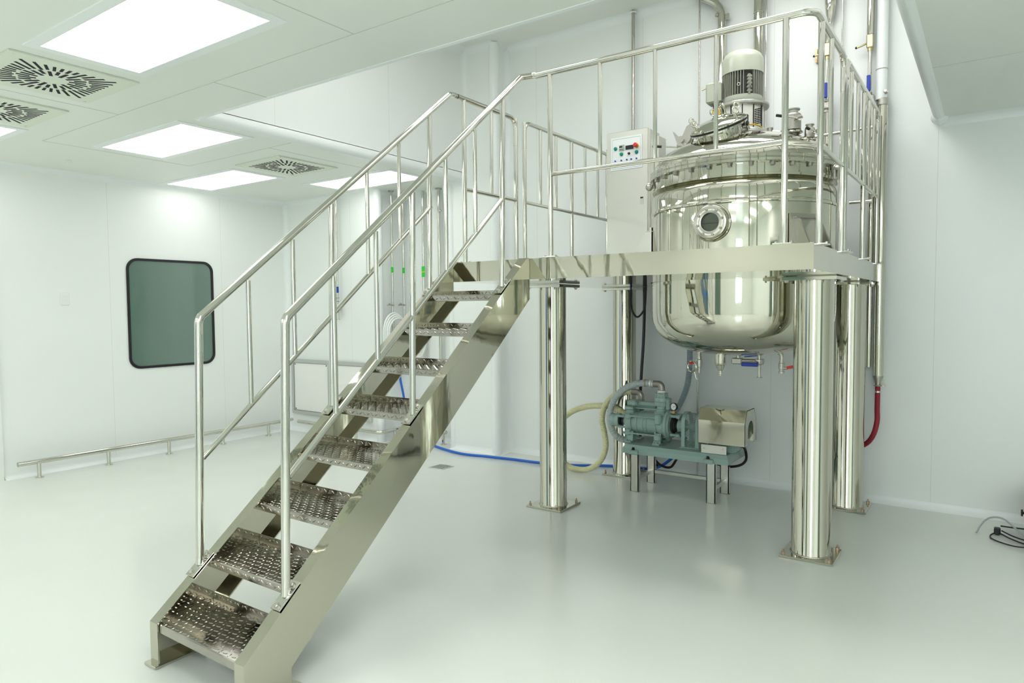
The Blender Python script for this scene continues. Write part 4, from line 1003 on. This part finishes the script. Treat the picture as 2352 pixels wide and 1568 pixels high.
b = MB(); b.tube(fillet([(-2.118, PY-.01, .79), (-2.118, PY-.01, .84), (-2.20, PY-.01, .84)], .055, 10), .0265, 20); b.torus((-2.118, PY-.01, .793), (0, 0, 1), .027, .004); b.torus((-2.197, PY-.01, .84), (1, 0, 0), .027, .004)
mk('elbow', b, 'elbow', PU)
b = MB(); b.tube(fillet([(-2.355, PY+.13, .68), (-2.355, PY+.13, .745), (-2.44, PY+.13, .745)], .05, 10), .024, 20); mk('elbow', b, 'elbow', PU)
mk('port_stub', MB().cyl((-2.355, PY+.13, .60), (-2.355, PY+.13, .69), .028, 20), 'green', PU)
# gauge
gp = Vector((-2.012, PY-.02, .672)); gd = Vector((-.25, -1, .03)).normalized()
g = mk('pressure_gauge', MB().rev([(.026, -.012), (.030, -.010), (.030, .006), (.026, .009), (.0255, .005), (0, .005)], gp, gd, 36, True, False), 'black', PU)
mk('dial', MB().rev([(.0252, .0045), (.0252, .0062)], gp, gd, 36), 'panelwhite', g)
ga = gd.cross(Vector((0, 0, 1))).normalized(); gu = ga.cross(gd)
b = MB(); b.tube([gp+gd*.0072-ga*(-.004)-gu*.004, gp+gd*.0072-ga*.016+gu*.007], .0012, 6)
for k in range(9):
    a = radians(-40+k*32.5); b.tube([gp+gd*.0068-ga*(.019*cos(a))*1+gu*(.019*sin(a)), gp+gd*.0068-ga*(.022*cos(a))+gu*(.022*sin(a))], .0007, 5)
mk('dial_marks', b, 'display', g)
b = MB(); b.bbox(gp.x-.012, gp.x+.012, gp.y-.012, gp.y+.012, .618, .640, .003); b.cyl((gp.x, gp.y, .638), (gp.x, gp.y, .650), .006); mk('gauge_block', b, 'copper', g)
mk('gauge_tube', MB().cyl((-2.07, PY-.03, .630), (gp.x-.01, gp.y, .628), .0045, 10), 'rail', g)
# coupling guard: two hoops and a crossed mesh
def hoop(x, w=.028):
    pth = [(PY-.085, .372), (PY-.085, .56)]+[(PY-.085*cos(a), .56+.075*sin(a)) for a in [pi*k/14 for k in range(1, 14)]]+[(PY+.085, .56), (PY+.085, .372)]
    b = MB(); n = len(pth); vs = []
    for i, (y, z) in enumerate(pth):
        c = Vector((y-PY, max(0, z-.56))); k = Vector((y-PY, z-.56)) if z > .56 else Vector((1 if y > PY else -1, 0)); k.normalize(); o = .006
        for xx in (x, x+w):
            for s_ in (0, 1): vs.append((xx, y+k.x*o*s_, z+k.y*o*s_))
    fs = []
    for i in range(n-1):
        a = i*4; c = a+4; fs += [(a, c, c+1, a+1), (a+2, a+3, c+3, c+2), (a+1, c+1, c+3, a+3), (a, a+2, c+2, c)]
    return b.add(vs, fs+[(0, 1, 3, 2), ((n-1)*4, (n-1)*4+2, (n-1)*4+3, (n-1)*4+1)])
b = hoop(-1.925); 
gd_ = mk('coupling_guard', b, 'green', PU); mk('guard_hoop', hoop(-1.815), 'green', gd_)
b = MB()
pth = [(PY-.082, .38+.02*k) for k in range(10)]+[(PY-.082*cos(pi*k/14), .56+.072*sin(pi*k/14)) for k in range(15)]+[(PY+.082, .56-.02*k) for k in range(10)]
for i in range(len(pth)-1):
    y0, z0 = pth[i]; y1, z1 = pth[i+1]
    for s_ in range(5):
        xa, xb = -1.905+s_*.018, -1.905+(s_+1)*.018
        b.tube([(xa, y0, z0), (xb, y1, z1)], .0014, 4, caps=False); b.tube([(xb, y0, z0), (xa, y1, z1)], .0014, 4, caps=False)
mk('guard_mesh', b, 'green', gd_)
mk('guard_foot', MB().bbox(-1.935, -1.775, PY-.105, PY-.07, .372, .382, .003), 'green', gd_)
# motor and cover
b = MB(); rx(b, [(.02, -1.80), (.085, -1.775), (.088, -1.76), (.088, -1.50), (.07, -1.49)], 36); b.bbox(-1.72, -1.52, PY-.09, PY+.09, .372, .44, .006); mk('drive_motor', b, 'green', PU)
yf, ys, yb, y2 = 4.905, 4.955, 5.13, 5.185
pc = [(yf, .445), (yf, .615), (ys, .698), (yb, .698), (y2, .615), (y2, .445)]
b = MB(); th = .004
for i in range(5):
    p, q = Vector(pc[i]), Vector(pc[i+1]); d = (q-p).normalized(); nn = Vector((d.y, -d.x)); 
    b.prism([tuple(p), tuple(q), tuple(q+nn*th), tuple(p+nn*th)], 'x', -1.768, -1.424)
# end faces with an arched opening on the right
def endface(x0, x1):
    ym, ra = 5.05, .070
    arc = [(ym-ra*cos(pi*k/16), .545+ra*sin(pi*k/16)) for k in range(17)]
    poly = [(yf, .445), (yf, .615), (ys, .698), (yb, .698), (y2, .615), (y2, .445), (ym+ra, .445)]+arc[::-1]+[(ym-ra, .445)]
    MBb = MB(); MBb.prism(poly, 'x', x0, x1); return MBb
cov = mk('motor_cover', b, 'wavy', PU, ang=20)
mk('cover_end', endface(-1.427, -1.424), 'brush', cov); mk('cover_end', MB().prism(pc, 'x', -1.768, -1.765), 'brush', cov)
mk('cover_flap', MB().box(-1.424, -1.40, 5.09, 5.185, .447, .451), 'brush', cov)
b = MB(); b.prism([(-1.738, .375), (-1.552, .375), (-1.552, .436), (-1.738, .436)], 'y', 4.893, 4.899); fp = mk('foot_cover', b, 'brush', PU)
for x in (-1.715, -1.576): mk('screw', MB().rev([(.007, 0), (.006, .003), (0, .004)], (x, 4.893, .412), (0, -1, 0), 14, True, False), 'rail', fp)

# hoses of the pump
t = thing('grey_hose', (-2.54, 5.1, .33), 'ribbed grey hose looping from the top elbow round the left end of the pump', 'hose')
mk('hose_body', hose(MB(), [(-2.195, 5.06, .84), (-2.26, 5.06, .842), (-2.345, 5.06, .828), (-2.45, 5.06, .775), (-2.53, 5.065, .69), (-2.572, 5.07, .575), (-2.572, 5.09, .455), (-2.53, 5.12, .375), (-2.46, 5.16, .345), (-2.38, 5.22, .36)], .0265), 'greyhose', t)
mk('hose_clamp', MB().rev([(.0295, 0), (.0295, .010)], (-2.258, 5.06, .842), (1, 0, 0), 28), 'anchor', t)
mk('hose_cuff', MB().rev([(.028, 0), (.0285, .012), (.028, .03)], (-2.215, 5.06, .841), (1, 0, 0), 28), 'clear', t)
t = thing('cream_hose', (-2.9, 5.22, 0), 'ribbed cream hose making a big loop from the pump down to the floor', 'hose')
pts = [(-2.435, 5.20, .745), (-2.50, 5.20, .738), (-2.60, 5.20, .70), (-2.69, 5.21, .61), (-2.725, 5.22, .49), (-2.705, 5.23, .36), (-2.695, 5.23, .25), (-2.735, 5.22, .135), (-2.83, 5.21, .052), (-2.94, 5.20, .030), (-3.06, 5.20, .05), (-3.16, 5.215, .15), (-3.20, 5.23, .28), (-3.17, 5.24, .41), (-3.09, 5.25, .49), (-3.01, 5.25, .54), (-2.90, 5.25, .578), (-2.77, 5.25, .598), (-2.65, 5.25, .594), (-2.52, 5.24, .555), (-2.41, 5.20, .51), (-2.35, 5.17, .49)]
mk('hose_body', hose(MB(), pts, .0245), 'cream', t)
mk('hose_clamp', MB().rev([(.0272, 0), (.0272, .010)], (-2.52, 5.20, .733), (1, 0, .15), 28), 'anchor', t)
t = thing('clear_hose', (-2.1, 5.5, .45), 'smoky translucent ribbed hose hanging on the wall behind the pump', 'hose')
mk('hose_body', hose(MB(), [(-2.05, 5.52, 1.60), (-2.055, 5.52, 1.30), (-2.06, 5.52, 1.10), (-2.064, 5.52, .93), (-2.085, 5.52, .78), (-2.135, 5.51, .64), (-2.19, 5.48, .53), (-2.24, 5.42, .45), (-2.27, 5.34, .42)], .0235), 'clearshade', t)
t = thing('black_cable', (-2.43, 5.33, .3), 'black power cable hanging from the platform down to the pump', 'cable')
mk('cable_body', MB().tube(spline([(-2.372, 5.30, DZ0-.002), (-2.370, 5.30, 1.46), (-2.379, 5.30, 1.17), (-2.398, 5.30, .88), (-2.415, 5.31, .62), (-2.42, 5.33, .36), (-2.38, 5.38, .20), (-2.30, 5.42, .10)]), .0125, 12), 'black', t)
b = MB(); b.tube(spline([(-2.312, 5.20, DZ0), (-2.320, 5.20, 1.46), (-2.345, 5.20, 1.40), (-2.388, 5.20, 1.365), (-2.423, 5.20, 1.395), (-2.445, 5.20, 1.465), (-2.450, 5.21, DZ0)]), .008, 10)
tag(mk('cable_loop', b, 'black', loc='base'), 'black cable loop dangling under the platform beside the rear left column', 'cable')
t = thing('motor_cable', (-1.6, 5.30, .2), 'black motor cable sagging under the right end of the green pump bed', 'cable')
mk('cable_body', MB().tube(spline([(-1.515, 5.10, .42), (-1.508, 5.20, .37), (-1.515, 5.25, .28), (-1.57, 5.27, .225), (-1.68, 5.29, .20), (-1.82, 5.32, .22), (-1.95, 5.33, .27), (-2.08, 5.34, .22), (-2.16, 5.35, .12), (-2.26, 5.34, .14), (-2.33, 5.33, .24)]), .010, 12), 'black', t)

# ================================================================== RIGHT EDGE
t = thing('cable_bundle', (.10, 5.12, 0), 'black power cables and a plug lying on the floor at the right picture edge', 'cable')
b = MB(); b.tube(spline([(.24, 4.99, .02), (.15, 4.985, .012), (.08, 5.02, .010), (.025, 5.09, .008), (.02, 5.17, .008), (.06, 5.22, .012), (.12, 5.14, .010), (.19, 5.08, .008), (.26, 5.06, .02)]), .0042, 10)
b.tube(spline([(.075, 5.22, .03), (.13, 5.17, .02), (.20, 5.13, .015), (.28, 5.12, .02)]), .0042, 10)
b.tube(spline([(.07, 5.33, .03), (.14, 5.33, .03), (.22, 5.34, .03), (.30, 5.34, .03)]), .005, 10)
mk('cord', b, 'black', t)
mk('plug', MB().bbox(.035, .070, 5.20, 5.25, .004, .044, .006), 'black', t)
b = MB(); b.tube(spline([(-.055, 5.17, .008), (-.035, 5.22, .045), (.0, 5.28, .078), (.045, 5.30, .09), (.09, 5.29, .085), (.14, 5.24, .055), (.19, 5.18, .03), (.26, 5.12, .03)]), .0055, 10)
tag(mk('grey_cable', b, 'greyhose', loc='base'), 'grey cable arching up from the floor at the right picture edge', 'cable')
t = thing('floor_cabinet', (.48, 5.12, 0), 'steel cabinet side cut off by the right picture edge with a black knob', 'cabinet')
mk('body', MB().bbox(.193, .75, 4.93, 5.45, .02, .30, .008), 'brush', t)
mk('base', MB().box(.22, .73, 4.96, 5.42, 0, .02), 'black', t)
b = MB(); b.cyl((.193, 5.16, .085+.09), (.175, 5.16, .085+.09), .008); b.rev([(.02, 0), (.022, .006), (.018, .010)], (.177, 5.16, .175), (-1, 0, 0), 20); mk('knob', b, 'black', t)
